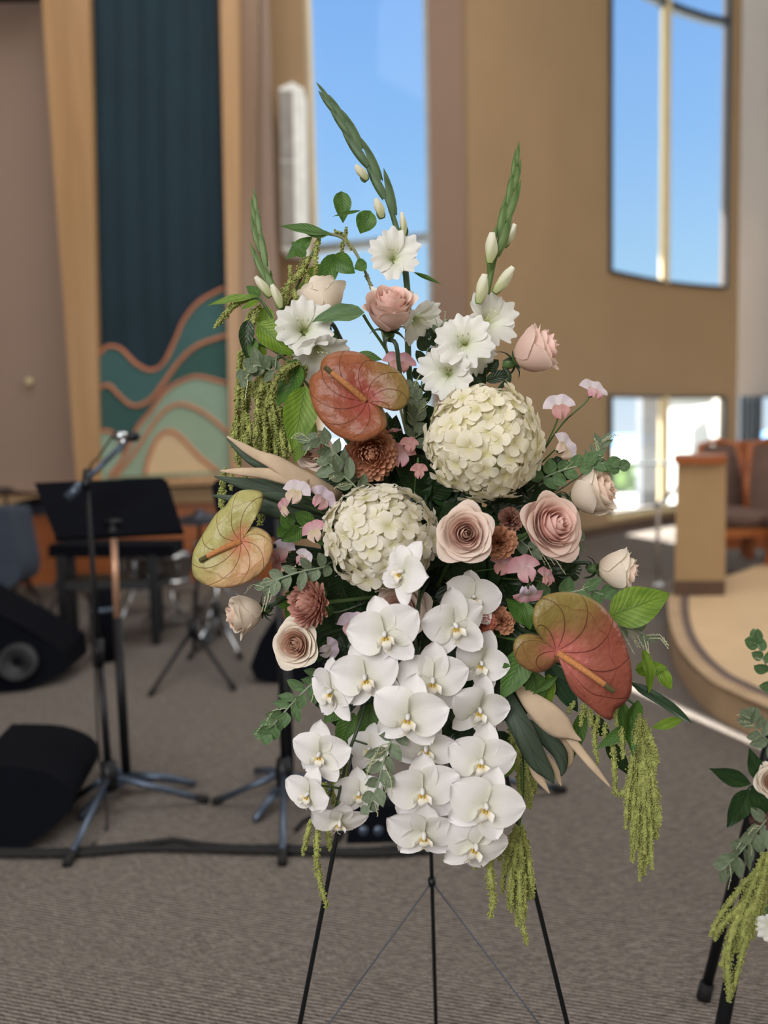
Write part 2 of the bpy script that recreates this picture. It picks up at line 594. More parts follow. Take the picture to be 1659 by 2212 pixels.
def revolve_petal(prof, width, wf, nu=9, nv=8, ruffle=0.0, rn=5.0, edge=0.0, tip=0.25, seed=0, lift=0.0, pe=2.4):
    r_ = random.Random(seed)
    ph = r_.uniform(0, 6.28)
    skew = r_.uniform(-0.25, 0.25)
    def fn(u, v):
        uu = 2 * u - 1
        vv = v * (1 - tip * abs(uu) ** pe)
        r, z = prof(vv)
        a = uu * width / 2 * wf(v) + skew * v * 0.4
        rf = ruffle * v ** 3 * math.sin(uu * rn + ph)
        r += edge * abs(uu) ** 2 * v + rf
        z += rf * 0.7 + lift * abs(uu) ** 2 * v
        return (r * math.sin(a), r * math.cos(a), z)
    return MB().grid(nu, nv, fn)

NR = 30
def rose_protos(tag, opened):
    for i in range(NR):
        t = i / (NR - 1)
        rr = 0.06 + (0.90 if opened else 0.62) * t ** 0.95
        zz = ((0.36 - 0.54 * t ** 1.15) if opened else (0.34 - 0.22 * t ** 1.6))
        base = -0.62 if opened else -0.95
        curl = (0.0 if t < 0.3 else (t - 0.3) / 0.7) * (1.0 if opened else 0.8)
        rg = random.Random(i * 3 + 1)
        curl *= rg.uniform(0.7, 1.25)
        zz += rg.uniform(-0.03, 0.04)
        def prof(v, rr=rr, zz=zz, base=base, curl=curl, t=t):
            r = rr * (math.sin(min(1, v * 1.08) * PI / 2)) ** (0.62 if t > 0.5 else 0.45)
            z = base + (zz - base) * v ** (1.25 if opened else 1.05)
            k = max(0.0, (v - 0.72) / 0.28)
            r += curl * k ** 1.6 * 0.26
            z -= curl * k ** 2.2 * 0.20
            if t < 0.35:
                r *= 1 - 0.55 * (1 - t / 0.35) * max(0.0, (v - 0.5) / 0.5)
            return r, z
        wdt = math.radians(230 - 95 * t)
        wf = lambda v: (0.45 + 0.55 * SS(v / 0.55)) * (1 - 0.30 * max(0, (v - 0.7) / 0.3) ** 2)
        PROTO['rose_%s_%d' % (tag, i)] = revolve_petal(prof, wdt, wf, 12, 10, 0.012 + 0.025 * t, 4.6, 0.02, 0.14 + 0.30 * t * t, i, pe=2.4 - 0.9 * t).build('rose_petal')
rose_protos('open', True)
rose_protos('cup', False)

def sheet(hw, wf, zf, nu=6, nv=8, notch=0.0, ruf=0.0, rn=7.0, seed=0, yl=1.0):
    ph = random.Random(seed).uniform(0, 6.28)
    def fn(u, v):
        uu = 2 * u - 1
        y = v * yl * (1 - notch * (1 - abs(uu)) ** 2 * v)
        return (uu * hw * wf(v), y, zf(uu, v) + ruf * v * v * math.sin(uu * rn + ph) * (0.4 + 0.6 * abs(uu)))
    return MB().grid(nu, nv, fn)

# phalaenopsis
pw = lambda v: (math.sin(PI * min(1, 0.04 + 0.96 * v) ** 0.74)) ** 0.55 if 0 < v < 1 else 0.06
for k in range(3):
    c_ = (0.10, 0.02, -0.05)[k]
    PROTO['orchid_petal_%d' % k] = sheet(0.57, pw, lambda u, v, c_=c_: 0.14 * v + c_ * u * u - 0.20 * v * v + 0.02 * math.sin(u * 5), 8, 9, ruf=0.015, seed=k).build('petal')
    PROTO['orchid_sepal_%d' % k] = sheet(0.38, lambda v: (math.sin(PI * min(1, 0.05 + 0.95 * v) ** 0.80)) ** 0.5 if 0 < v < 1 else 0.08,
                                         lambda u, v, c_=c_: -0.03 - 0.10 * v * v + 0.08 * u * u + 0.5 * c_ * v, 6, 8, seed=k).build('sepal')
# lip: two side lobes curling up and a narrow mid lobe with two whiskers
mb = MB()
mb.grid(4, 6, lambda u, v: ((2 * u - 1) * (0.10 * math.sin(PI * (0.15 + 0.8 * v)) + 0.02), -0.08 - 0.36 * v, 0.10 + 0.10 * math.sin(PI * v) - 0.03 * (2 * u - 1) ** 2))
for s_ in (-1, 1):
    mb.grid(4, 5, lambda u, v, s_=s_: (s_ * (0.06 + 0.17 * math.sin(v * 1.7)), -0.06 - 0.20 * u - 0.05 * v, 0.09 + 0.24 * v * (1 - 0.3 * v) + 0.04 * math.sin(PI * u)))
    mb.tube([(s_ * 0.02, -0.43, 0.11), (s_ * 0.07, -0.50, 0.14), (s_ * 0.13, -0.49, 0.19), (s_ * 0.13, -0.43, 0.21)], [0.012, 0.009, 0.007, 0.003], 4)
PROTO['orchid_lip'] = mb.build('lip')
mb = MB()
mb.tube([(0, 0.03, 0.0), (0, 0.03, 0.1), (0, 0.0, 0.19), (0, -0.04, 0.23)], [0.05, 0.06, 0.055, 0.03], 8)
PROTO['orchid_column'] = mb.build('blossom')
mb = MB()
for s_ in (-1, 1):
    mb.tube([(s_ * 0.03, -0.08, 0.12), (s_ * 0.045, -0.12, 0.17), (s_ * 0.03, -0.16, 0.16)], [0.02, 0.03, 0.012], 6)
PROTO['orchid_callus'] = mb.build('callus')

# hydrangea florets
for k in range(4):
    rg = random.Random(40 + k)
    mb = MB()
    for q in range(4):
        a = q * PI / 2 + rg.uniform(-0.12, 0.12)
        tl = rg.uniform(-0.06, 0.14)
        hw = rg.uniform(0.54, 0.62)
        ca, sa = math.cos(a), math.sin(a)
        def fn(u, v, ca=ca, sa=sa, tl=tl, hw=hw, q=q):
            uu = 2 * u - 1
            w = math.sqrt(max(0.0, 1 - ((v - 0.56) / 0.60) ** 2)) * (0.45 + 0.55 * v if v < 1 else 0.9)
            x = uu * hw * w
            y = 0.03 + 0.97 * v - 0.16 * v * v * uu * uu
            z = 0.10 * math.sin(v * 2.2) - 0.10 * v * v * (0.6 if q % 2 else 1.1) + tl * v + 0.10 * uu * uu * v + 0.03 * (q % 2)
            return (x * ca - y * sa, x * sa + y * ca, z)
        mb.grid(4, 5, fn)
    mb.tube([(0, 0, -0.02), (0, 0, 0.08)], [0.06, 0.03], 5)
    mb.tube([(0, 0, -0.9), (0, 0, -0.02)], [0.03, 0.035], 4)
    PROTO['floret_%d' % k] = mb.build('floret')

# gladiolus tepals: a funnel with ruffled rims
for k in range(6):
    outer = k % 2
    def prof(v, outer=outer):
        r = 0.08 + 0.12 * v + 0.92 * max(0, v - 0.12) ** 1.5 * (1.0 if outer else 0.95)
        z = -0.62 + 0.95 * v ** 0.8 - 0.38 * max(0, v - 0.5) ** 1.6 * 2.0
        return r, z - 0.03 * outer
    wf = lambda v: (0.95 - 0.28 * v) * (1.0 if v < 0.8 else 1 - 0.22 * ((v - 0.8) / 0.2) ** 2)
    PROTO['glad_tepal_%d' % k] = revolve_petal(prof, math.radians(118), wf, 18, 12, 0.06, 8.5, 0.0, 0.15, 90 + k).build('petal')
mb = MB()
for q in range(3):
    a = (q - 1) * 0.16
    mb.tube([(0, 0.0, -0.5), (a * 0.5, 0.06, -0.1), (a, 0.18, 0.12)], [0.012, 0.012, 0.01], 4)
    mb.tube([(a, 0.16, 0.08), (a * 1.05, 0.22, 0.22)], [0.022, 0.016], 5)
PROTO['glad_stamens'] = mb.build('stamen')
# furled bud: spindle of wrapped petals
def budf(u, v):
    a = 2 * PI * u
    r = 0.17 * math.sin(PI * min(1, 0.10 + 0.82 * v)) ** 0.8 * (1 + 0.16 * math.sin(a * 3 + v * 5)) + 0.02 * (v > 0.9)
    return (r * math.cos(a), v, r * math.sin(a))
PROTO['glad_bud'] = MB().grid(14, 9, budf).build('bud')
# boat-shaped green bract
def bractf(u, v):
    uu = 2 * u - 1
    w = math.sin(PI * min(1, 0.14 + 0.86 * v) ** 0.9) ** 0.75 if v < 1 else 0.02
    return (uu * w * 0.9, v, 0.11 * (1 - uu * uu) * w - 0.02)
PROTO['bract'] = MB().grid(6, 7, bractf).build('bract')

# chrysanthemum petal: incurved spoon
def mumf(u, v):
    uu = 2 * u - 1
    w = 0.13 * (0.35 + 0.65 * SS(v / 0.6)) * (1 if v < 0.8 else 1 - 0.7 * ((v - 0.8) / 0.2) ** 2)
    return (uu * w, v * (1 - 0.16 * v), 0.42 * v * v - 0.06 * (1 - uu * uu))
PROTO['mum_petal'] = MB().grid(3, 5, mumf).build('petal')
# carnation petal: fan with frilled rim
for k in range(3):
    ph = k * 2.1
    PROTO['carnation_petal_%d' % k] = MB().grid(10, 5, lambda u, v, ph=ph: (math.sin((2 * u - 1) * 0.55) * v, math.cos((2 * u - 1) * 0.55) * v * (1 + 0.05 * math.sin(u * 40)), 0.10 * v * v * math.sin(u * 14 + ph) + 0.1 * v)).build('petal')
# sweet pea
PROTO['pea_banner'] = MB().grid(12, 6, lambda u, v: (
    math.sin((2 * u - 1) * 1.45) * (0.15 + 0.85 * v) * 0.95,
    -0.15 + math.cos((2 * u - 1) * 1.45) * v * 0.95 * (1 - 0.12 * math.exp(-((2 * u - 1) * 6) ** 2)) + 0.1,
    -0.10 * v * v + 0.09 * v * math.sin((2 * u - 1) * 9) + 0.12 * abs(2 * u - 1) * v)).build('banner_petal')
for s_ in (-1, 1):
    PROTO['pea_wing_%d' % s_] = MB().grid(7, 7, lambda u, v, s_=s_: (
        s_ * (0.02 + 0.10 * v + 0.52 * (u - 0.12) * math.sin(PI * (0.12 + 0.78 * v)) ** 0.8),
        0.14 - 0.85 * v + 0.10 * u,
        0.10 + 0.42 * math.sin(PI * 0.6 * v) - 0.26 * u * u * v + 0.05 * math.sin(u * 6 + v * 4))).build('wing_petal')
PROTO['pea_keel'] = MB().grid(8, 5, lambda u, v: (0.13 * math.sin(2 * PI * u) * math.sin(PI * (0.08 + 0.9 * v)), 0.05 - 0.42 * v, 0.18 + 0.10 * math.cos(2 * PI * u) * math.sin(PI * (0.08 + 0.9 * v)) + 0.08 * v)).build('keel')
PROTO['calyx_small'] = MB().lathe([(0.0, -0.42), (0.13, -0.38), (0.17, -0.2), (0.12, 0.02), (0.19, 0.06)], 8).build('calyx')

# leaves (unit: root 0, tip y = 1, half width 1)
def leafp(key, wf, arch, fold, wave=0.0, curl=0.0, nu=6, nv=10):
    def fn(u, v):
        uu = 2 * u - 1
        z = arch * math.sin(PI * v) - fold * (1 - abs(uu)) * wf(v) * 0.5 + wave * math.sin(v * 16) * abs(uu) - curl * v ** 3
        return (uu * wf(v), v, z)
    PROTO[key] = MB().grid(nu, nv, fn).build('leaf')
ov = lambda v: 0.02 if v in (0, 1) else (math.sin(PI * v ** 0.72)) ** 0.9
la = lambda v: 0.02 if v in (0, 1) else (math.sin(PI * v ** 0.85)) ** 1.1
ro = lambda v: 0.03 if v == 0 else (0.05 if v == 1 else (math.sin(PI * v ** 0.9)) ** 0.62)
leafp('leaf_ovate', ov, 0.06, 0.10, 0.012)
leafp('leaf_ovate2', ov, 0.10, 0.16, 0.02, 0.12)
leafp('leaf_ovate3', ov, -0.05, 0.22, 0.018, -0.08)
leafp('leaf_lance', la, 0.06, 0.10, 0.006)
leafp('leaf_lance2', la, -0.06, 0.14, 0.006, 0.10)
leafp('leaf_round', ro, 0.05, 0.10, 0.0, 0.05, 4, 6)
leafp('leaf_round2', ro, 0.08, 0.22, 0.0, 0.10, 4, 6)
leafp('leaf_strap', lambda v: 0.25 + 0.75 * SS(v / 0.2) if v < 0.6 else max(0.01, 1 - ((v - 0.6) / 0.4) ** 1.7), 0.05, 0.05, 0, 0.06, 4, 14)
leafp('sepal_green', lambda v: (1 - v) ** 0.7 if v < 1 else 0.02, 0.08, 0.2, 0, 0.3, 2, 6)

# ------------------------------------------------------------------ bead rope (amaranth tassel)
_oct = np.array([(1, 0, 0), (-1, 0, 0), (0, 1, 0), (0, -1, 0), (0, 0, 1), (0, 0, -1)], dtype=np.float32)
_of = np.array([(0, 2, 4), (2, 1, 4), (1, 3, 4), (3, 0, 4), (2, 0, 5), (1, 2, 5), (3, 1, 5), (0, 3, 5)], dtype=np.int32)

def fast_mesh(name, V, Fc, mat, smooth=True):
    me = bpy.data.meshes.new(name)
    nf, k = Fc.shape
    me.vertices.add(len(V))
    me.vertices.foreach_set('co', V.astype(np.float32).ravel())
    me.loops.add(nf * k)
    me.loops.foreach_set('vertex_index', Fc.astype(np.int32).ravel())
    me.polygons.add(nf)
    me.polygons.foreach_set('loop_start', np.arange(nf, dtype=np.int32) * k)
    me.polygons.foreach_set('loop_total', np.full(nf, k, dtype=np.int32))
    me.polygons.foreach_set('use_smooth', np.full(nf, smooth))
    me.materials.append(mat)
    me.update(calc_edges=True)
    return me

def bead_rope(pts, r, mat, seed, step=0.0023, per=6, bead=0.0017, taper=0.45, head=0.5):
    pts = [Vector(p) for p in pts]
    L = [0.0]
    for a, b in zip(pts, pts[1:]):
        L.append(L[-1] + (b - a).length)
    tot = L[-1]
    rg = np.random.RandomState(seed)
    n = max(3, int(tot / step))
    s = (np.arange(n) + 0.5) / n * tot
    A = np.array([tuple(p) for p in pts])
    C = np.stack([np.interp(s, L, A[:, k]) for k in range(3)], 1)
    T = np.gradient(C, axis=0) if n > 1 else np.tile([0, 0, 1.0], (n, 1))
    T /= np.linalg.norm(T, axis=1, keepdims=True) + 1e-9
    ref = np.array([0.3, 0.9, 0.2])
    U = np.cross(T, ref)
    U /= np.linalg.norm(U, axis=1, keepdims=True) + 1e-9
    Wv = np.cross(T, U)
    t = s / tot
    R = r * (head + (1 - head) * np.minimum(1, t * 6)) * (1 - (1 - taper) * np.maximum(0, (t - 0.55) / 0.45) ** 1.5)
    R = R * (1 + 0.22 * np.sin(s * 420 + seed) + 0.12 * rg.randn(n))
    ang = rg.uniform(0, 2 * PI, (n, per))
    rad = R[:, None] * rg.uniform(0.55, 1.12, (n, per))
    ctr = C[:, None, :] + (np.cos(ang)[..., None] * U[:, None, :] + np.sin(ang)[..., None] * Wv[:, None, :]) * rad[..., None] + T[:, None, :] * (rg.uniform(-0.5, 0.5, (n, per)) * step)[..., None]
    ctr = ctr.reshape(-1, 3)
    sz = bead * rg.uniform(0.7, 1.35, len(ctr))
    V = ctr[:, None, :] + _oct[None] * sz[:, None, None]
    Fc = _of[None] + (np.arange(len(ctr)) * 6)[:, None, None]
    V = V.reshape(-1, 3)
    Fc = Fc.reshape(-1, 3)
    # core
    m = max(2, n // 4)
    idx = np.linspace(0, n - 1, m).astype(int)
    core = []
    for a in np.arange(5) * 2 * PI / 5:
        core.append(C[idx] + (math.cos(a) * U[idx] + math.sin(a) * Wv[idx]) * (R[idx] * 0.72)[:, None])
    core = np.stack(core, 1).reshape(-1, 3)
    fs = []
    for k in range(m - 1):
        for i in range(5):
            j = (i + 1) % 5
            fs.append((k * 5 + i, k * 5 + j, (k + 1) * 5 + j))
            fs.append((k * 5 + i, (k + 1) * 5 + j, (k + 1) * 5 + i))
    Fc = np.concatenate([Fc, np.array(fs) + len(V)])
    V = np.concatenate([V, core])
    return fast_mesh('tassel', V, Fc, mat)

# ================================================================== THE ROOM
m_wall = plain('wall_tan', (152, 127, 96), 0.85, var=0.04, scale=1.2, bscale=180, bmp=0.1)
m_wall2 = plain('wall_tan_shade', (140, 116, 100), 0.85, var=0.04, scale=1.2, bscale=180, bmp=0.1)  # tan wall again, darkened to carry the shade on the reveal
m_mauve = plain('wall_mauve', (150, 128, 114), 0.85, var=0.05, scale=0.8, bscale=180, bmp=0.1)
m_mauve_d = plain('wall_mauve_dark', (120, 98, 94), 0.85, var=0.05, scale=0.8, bmp=0.1)
m_cream = plain('paint_cream', (206, 190, 150), 0.7, var=0.03, bmp=0.05)
m_maple = wood_mat('maple', (164, 126, 84), (184, 146, 102), 0.5, 0.4)
m_maple2 = wood_mat('maple_side_shade', (124, 98, 76), (142, 114, 88), 0.5, 0.4)  # same maple, with the side face's shade put into the colour
m_orange = wood_mat('orange_wood', (140, 78, 40), (166, 98, 54), 0.4, 0.35, 'X')
m_redwood = wood_mat('reddish_wood', (140, 76, 42), (168, 98, 58), 0.5, 0.35, 'X')
m_frame = plain('frame_dark_blue', (44, 54, 64), 0.5, bmp=0)
m_framel = plain('frame_grey', (150, 160, 166), 0.5, bmp=0)
m_black = plain('black_metal', (16, 18, 24), 0.45, 0.3, bmp=0.05)
m_blackm = plain('black_matt', (4, 6, 14), 0.9, bmp=0.2, bscale=400)
m_blackm.node_tree.nodes['Principled BSDF'].inputs['Specular IOR Level'].default_value = 0.12
m_chrome = plain('chrome', (200, 205, 212), 0.2, 1.0, bmp=0)
m_steelblue = plain('steel_leg', (80, 92, 110), 0.35, 0.6, bmp=0)
m_brown = plain('brown_upholstery', (96, 74, 66), 0.9, bmp=0.3, bscale=300)
m_basebrown = plain('baseboard_brown', (84, 62, 46), 0.7)
m_rubber = plain('rubber', (14, 14, 16), 0.8)
m_white = plain('white_paint', (226, 228, 226), 0.6, bmp=0)
m_grille = plain('speaker_grille', (150, 146, 142), 0.8, bmp=0.4, bscale=500)

def carpet():
    m, t, b = mat_base('carpet')
    o = N(t, 'TexCoord').outputs['Object']
    mp = N(t, 'Mapping')
    mp.inputs['Rotation'].default_value = (0, 0, math.radians(16))
    t.links.new(o, mp.inputs[0])
    wv = N(t, 'TexWave', Scale=27.0, Distortion=2.6, Detail=3.0)
    wv.inputs['Detail Scale'].default_value = 3.0
    wv.bands_direction = 'Y'
    t.links.new(mp.outputs[0], wv.inputs['Vector'])
    mp2 = N(t, 'Mapping')
    mp2.inputs['Rotation'].default_value = (0, 0, math.radians(16))
    mp2.inputs['Scale'].default_value = (24, 130, 1)
    t.links.new(o, mp2.inputs[0])
    n1 = N(t, 'TexNoise', Scale=1.0, Detail=4.0, Roughness=0.7)
    t.links.new(mp2.outputs[0], n1.inputs['Vector'])
    n2 = N(t, 'TexNoise', Scale=320.0, Detail=3.0)
    t.links.new(o, n2.inputs['Vector'])
    n3 = N(t, 'TexNoise', Scale=0.9, Detail=2.0)
    t.links.new(o, n3.inputs['Vector'])
    h = math_(t, 'ADD', math_(t, 'MULTIPLY', wv.outputs['Fac'], 0.30), math_(t, 'ADD', math_(t, 'MULTIPLY', n1.outputs[0], 0.5), math_(t, 'MULTIPLY', n2.outputs[0], 0.35)))
    c = ramp(t, h, [(0.40, srgb(48, 44, 41)), (0.56, srgb(98, 91, 85)), (0.75, srgb(166, 157, 149))])
    c = mixc(t, math_(t, 'MULTIPLY', n3.outputs[0], 0.35), c, srgb(92, 84, 82))
    t.links.new(c, b.inputs['Base Color'])
    b.inputs['Roughness'].default_value = 0.95
    b.inputs['Specular IOR Level'].default_value = 0.1
    bump(t, b, h, 1.0, 0.008)
    return m
m_carpet = carpet()

def glass():
    m = bpy.data.materials.new('window_glass')
    m.use_nodes = True
    t = m.node_tree
    t.nodes.clear()
    o = t.nodes.new('ShaderNodeOutputMaterial')
    a = t.nodes.new('ShaderNodeBsdfTransparent')
    a.inputs[0].default_value = (0.96, 0.98, 1, 1)
    g = t.nodes.new('ShaderNodeBsdfGlossy')
    g.inputs['Roughness'].default_value = 0.05
    f = t.nodes.new('ShaderNodeFresnel')
    f.inputs[0].default_value = 1.45
    mx = t.nodes.new('ShaderNodeMixShader')
    t.links.new(math_(t, 'MULTIPLY', f.outputs[0], 0.8), mx.inputs[0])
    t.links.new(a.outputs[0], mx.inputs[1])
    t.links.new(g.outputs[0], mx.inputs[2])
    t.links.new(mx.outputs[0], o.inputs[0])
    return m
m_glass = glass()

# floor
mb = MB()
mb.box((1.0, 3.0, -0.05), (18, 22, 0.10))
struct('floor', mb.build('floor', [m_carpet], False), 'brown-grey ribbed carpet floor')

def wallstrip(mb, pts, z0, z1, th=0.25, away=1):
    """closed prism along a plan polyline; thickness goes away from the camera"""
    outer = []
    for i, p in enumerate(pts):
        a = Vector(pts[max(0, i - 1)])
        b = Vector(pts[min(len(pts) - 1, i + 1)])
        d = (b - a).normalized()
        n = Vector((-d.y, d.x))
        if n.dot(Vector(p)) < 0:
            n = -n
        outer.append(Vector(p) + n * th * away)
    m = len(pts)
    vs = [Vector((p[0], p[1], z)) for z in (z0, z1) for p in pts] + [Vector((p.x, p.y, z)) for z in (z0, z1) for p in outer]
    fs = []
    for i in range(m - 1):
        fs.append((i, i + 1, m + i + 1, m + i))
        fs.append((2 * m + i, 3 * m + i, 3 * m + i + 1, 2 * m + i + 1))
        fs.append((m + i, m + i + 1, 3 * m + i + 1, 3 * m + i))
        fs.append((i, 2 * m + i, 2 * m + i + 1, i + 1))
    fs.append((0, m, 3 * m, 2 * m))
    fs.append((m - 1, 3 * m - 1, 4 * m - 1, 2 * m - 1))
    mb.add(vs, fs)
    return mb

def pl(px, d, py=930):
    v = P(px, py, d)
    return (v.x, v.y)

ZT = 8.5
YB = 7.8
xl = lambda px, py=600, Y=YB: onY(px, py, Y).x
# left back wall (mauve)
struct('wall_back', wallstrip(MB(), [(-6.6, YB), (xl(594), YB)], 0, ZT, 0.3).build('wall_back', [m_mauve], False), 'mauve-brown back wall behind the band equipment')
# pillar with the loudspeaker
struct('wall_pillar', wallstrip(MB(), [(xl(590) - 0.2, 8.35), (onY(664, 300, 8.35).x, 8.35)], 0, ZT, 0.5).build('wall_pillar', [m_wall], False), 'tan pillar behind the column loudspeaker')
struct('trim_cream', wallstrip(MB(), [pl(664, 8.36, 300), pl(681, 9.0, 300)], 0, ZT, 0.3).build('trim_cream', [m_cream], False), 'cream reveal left of the tall window')
# wainscot, ledge
mb = MB().box(((-6.6 + xl(594)) / 2, YB - 0.03, 0.36), (6.6 + xl(594), 0.06, 0.72))
w_ = struct('wainscot_back', mb.build('wainscot_back', [m_orange], False), 'orange-brown wood panelling low on the back wall')
mb = MB().box(((-6.6 + xl(594)) / 2, YB - 0.06, 0.79), (6.6 + xl(594), 0.12, 0.13))
struct('trim_ledge', mb.build('trim_ledge', [m_wall], False), 'beige ledge above the wood panelling')

# right of the tall window: reveal, then the curved wall
PR = [(1020, 8.4), (1070, 8.7), (1120, 9.05), (1190, 9.55), (1255, 10.1), (1318, 10.6)]
PW = [(1318, 10.6), (1350, 10.85), (1390, 11.15), (1433, 11.45), (1470, 11.65), (1515, 11.85), (1563, 12.0)]
struct('wall_reveal', wallstrip(MB(), [pl(939, 8.5), pl(1020, 8.42)], 0, ZT, 0.2).build('wall_reveal', [m_wall2], False), 'tan reveal right of the tall window, shade put into its colour')
struct('wall_right', wallstrip(MB(), [pl(*a) for a in PR], 0, ZT, 0.1).build('wall_right', [m_wall], False), 'tan curved wall right of the flowers')
mb = MB()
pw_ = [pl(*a) for a in PW]
wallstrip(mb, pw_, 0, 0.22, 0.3)
wallstrip(mb, pw_, 1.71, 3.18, 0.3)
struct('wall_curved', mb.build('wall_curved', [m_wall], False), 'tan wall between the upper and lower windows')
struct('wall_pier', wallstrip(MB(), [pl(1563, 12.0), pl(1591, 12.05)], 0, ZT, 0.12).build('wall_pier', [m_wall], False), 'tan pier at the right end of the windows')
mb = MB()
far = [pl(1591, 13.0), pl(1750, 12.4), pl(2300, 9.0)]
wallstrip(mb, far, 1.74, ZT, 0.2)
wallstrip(mb, far, 0, 0.22, 0.2)
wallstrip(mb, [far[0], pl(1640, 12.85)], 0.22, 1.74, 0.2)
struct('wall_far', mb.build('wall_far', [plain('wall_window_lit', (156, 150, 146), 0.85, var=0.03, scale=1.0, bmp=0)], False), 'wall at the right edge, window light put into its colour')  # lighter grey stands in for window light on this wall
mb = MB()
for k in range(4):
    x, y = pl(1600 + k * 11, 12.6)
    mb.box((x, y, 0.98), (0.05, 0.10, 1.5))
struct('trim_slats', mb.build('trim_slats', [m_frame], False), 'dark upright slats beside the far window')

# windows: frame (structure) with panes
def window(name, pts, z0, z1, bars, transoms, frame, label, mullion_mat=None, fw=0.035):
    mbf = MB()
    def beam(a, b, w):
        a, b = Vector(a), Vector(b)
        d = (b - a)
        L = d.length
        q = d.to_track_quat('X', 'Z').to_matrix()
        mbf.box((a + b) / 2, (L, 0.10, w), q)
    for a, b in zip(pts, pts[1:]):
        for z in [z0 + fw / 2, z1 - fw / 2] + transoms:
            beam((a[0], a[1], z), (b[0], b[1], z), fw if z not in transoms else 0.09)
    for e in (pts[0], pts[-1]):
        mbf.box((e[0], e[1], (z0 + z1) / 2), (fw * 1.3, 0.10, z1 - z0))
    root = struct(name, mbf.build(name, [frame], False), label)
    for bpt in bars:
        part(root, 'mullion', MB().box((bpt[0], bpt[1], (z0 + z1) / 2), (0.10, 0.14, z1 - z0)).build('mullion', [mullion_mat or m_cream], False))
    zs = [z0] + transoms + [z1]
    xs = [0, len(pts) - 1]
    if bars:
        idx = min(range(len(pts)), key=lambda i: abs(pts[i][0] - bars[0][0]))
        xs = [0, idx, len(pts) - 1]
    for za, zb in zip(zs, zs[1:]):
        for i0, i1 in zip(xs, xs[1:]):
            m2 = MB()
            seg = pts[i0:i1 + 1]
            m2.add([(p[0], p[1], z) for z in (za + 0.03, zb - 0.03) for p in seg],
                   [(i, i + 1, len(seg) + i + 1, len(seg) + i) for i in range(len(seg) - 1)])
            part(root, 'pane', m2.build('pane', [m_glass]))
    return root
wl, wr = pl(687, 9.0), pl(935, 8.55)
window('window_1', [wl, wr], 0.2, ZT, [], [3.2], m_framel, 'tall window behind the flowers')
struct('trim_sill', wallstrip(MB(), [pl(681, 8.98), pl(941, 8.5)], 0, 0.2, 0.3).build('trim_sill', [m_wall], False), 'low wall under the tall window')
window('window_2', pw_, 3.18, ZT, [pw_[3]], [6.68], m_frame, 'upper curved window')
window('window_3', pw_, 0.22, 1.71, [pw_[3]], [], m_frame, 'lower curved window')
window('window_4', [pl(1640, 12.85), pl(1740, 12.45), pl(2300, 9.0)], 0.22, 1.74, [], [], m_frame, 'far window at the right edge')
mb = MB()
wallstrip(mb, [pl(a[0], a[1] - 0.10) for a in PW], 0.17, 0.235, 0.18)
struct('trim_window_sill', mb.build('trim_window_sill', [m_cream], False), 'pale sill under the lower curved window')
mb = MB()
wallstrip(mb, [pl(a[0], a[1] - 0.02) for a in PR + PW[1:]], 0, 0.10, 0.02)
struct('baseboard_right', mb.build('baseboard_right', [m_basebrown], False), 'dark base along the curved wall')

# ceiling, side walls
cp = [(-6.8, -6), (9.5, -6), (9.5, 8.6)] + [pl(2300, 9.2), pl(1750, 12.6), pl(1591, 13.2)] + [pl(a[0], a[1] + 0.25) for a in PW[::-1] + PR[::-1]] + [pl(939, 8.7), pl(681, 9.2), pl(640, 8.9), (-6.8, 8.1)]
struct('ceiling', MB().prism([(p[0], p[1], ZT) for p in cp], (0, 0, 0.2)).build('ceiling', [m_white], False), 'ceiling')
struct('wall_rear', MB().box((1.3, -5.1, ZT / 2), (16.4, 0.2, ZT)).build('wall_rear', [m_cream], False), 'rear wall behind the camera')
struct('wall_side', MB().box((9.4, 1.7, ZT / 2), (0.2, 14, ZT)).build('wall_side', [m_cream], False), 'right side wall outside the picture')
struct('wall_left', MB().box((-6.7, 1.5, ZT / 2), (0.2, 13.4, ZT)).build('wall_left', [m_mauve], False), 'left wall')
_a, _b = onY(-60, 10, YB), onY(96, 4, YB)
struct('trim_soffit', MB().box(((-6.6 + _b.x) / 2, YB - 0.3, _b.z + 0.5), (6.6 + _b.x, 0.6, 1.0)).build('trim_soffit', [plain('soffit_dark', (40, 38, 46), 0.9)], False), 'dark soffit at the upper left')

# exterior: added sun blocker with a slot, ground, sea, pier, shrubs
mb = MB()
ze, th = 12.0, 0.2
sh = Vector((3.63, -10.18))
_q0, _q1 = onZ(1600, 1612).xy, onZ(1385, 1508).xy
s0, s1 = _q0 + (_q0 - _q1) * 0.6 - sh, _q1 - (_q0 - _q1) * 1.2 - sh      # slot centre line
e_ = Vector((0.09, 0.03))
def slab(poly):
    mb.prism([(p[0], p[1], ze) for p in poly], (0, 0, th))
slab([(-8, 9.4), (10, 9.4), (10, s0.y), (-8, s0.y)])
slab([(-8, s0.y), (s0.x - e_.x, s0.y), (s1.x - e_.x, s1.y), (-8, s1.y)])
slab([(s0.x + e_.x, s0.y), (10, s0.y), (10, s1.y), (s1.x + e_.x, s1.y)])
slab([(-8, s1.y), (10, s1.y), (10, 18.7), (-8, 18.7)])
struct('roof_canopy', mb.build('roof_canopy', [m_white], False), 'unseen slotted slab added outside to narrow the sun stripe')  # added out of view, its slot trims the sunbeam to a stripe
struct('ground_outside', MB().box((0, 40, -0.35), (120, 55, 0.2)).build('ground_outside', [plain('paving', (176, 180, 178), 0.9)], False), 'ground outside the windows')
struct('sea', MB().box((0, 900, -12.0), (3000, 1500, 0.5)).build('sea', [plain('sea', (120, 170, 215), 0.3, bmp=0)], False), 'sea beyond the windows')
x, y = pl(1402, 13.2)
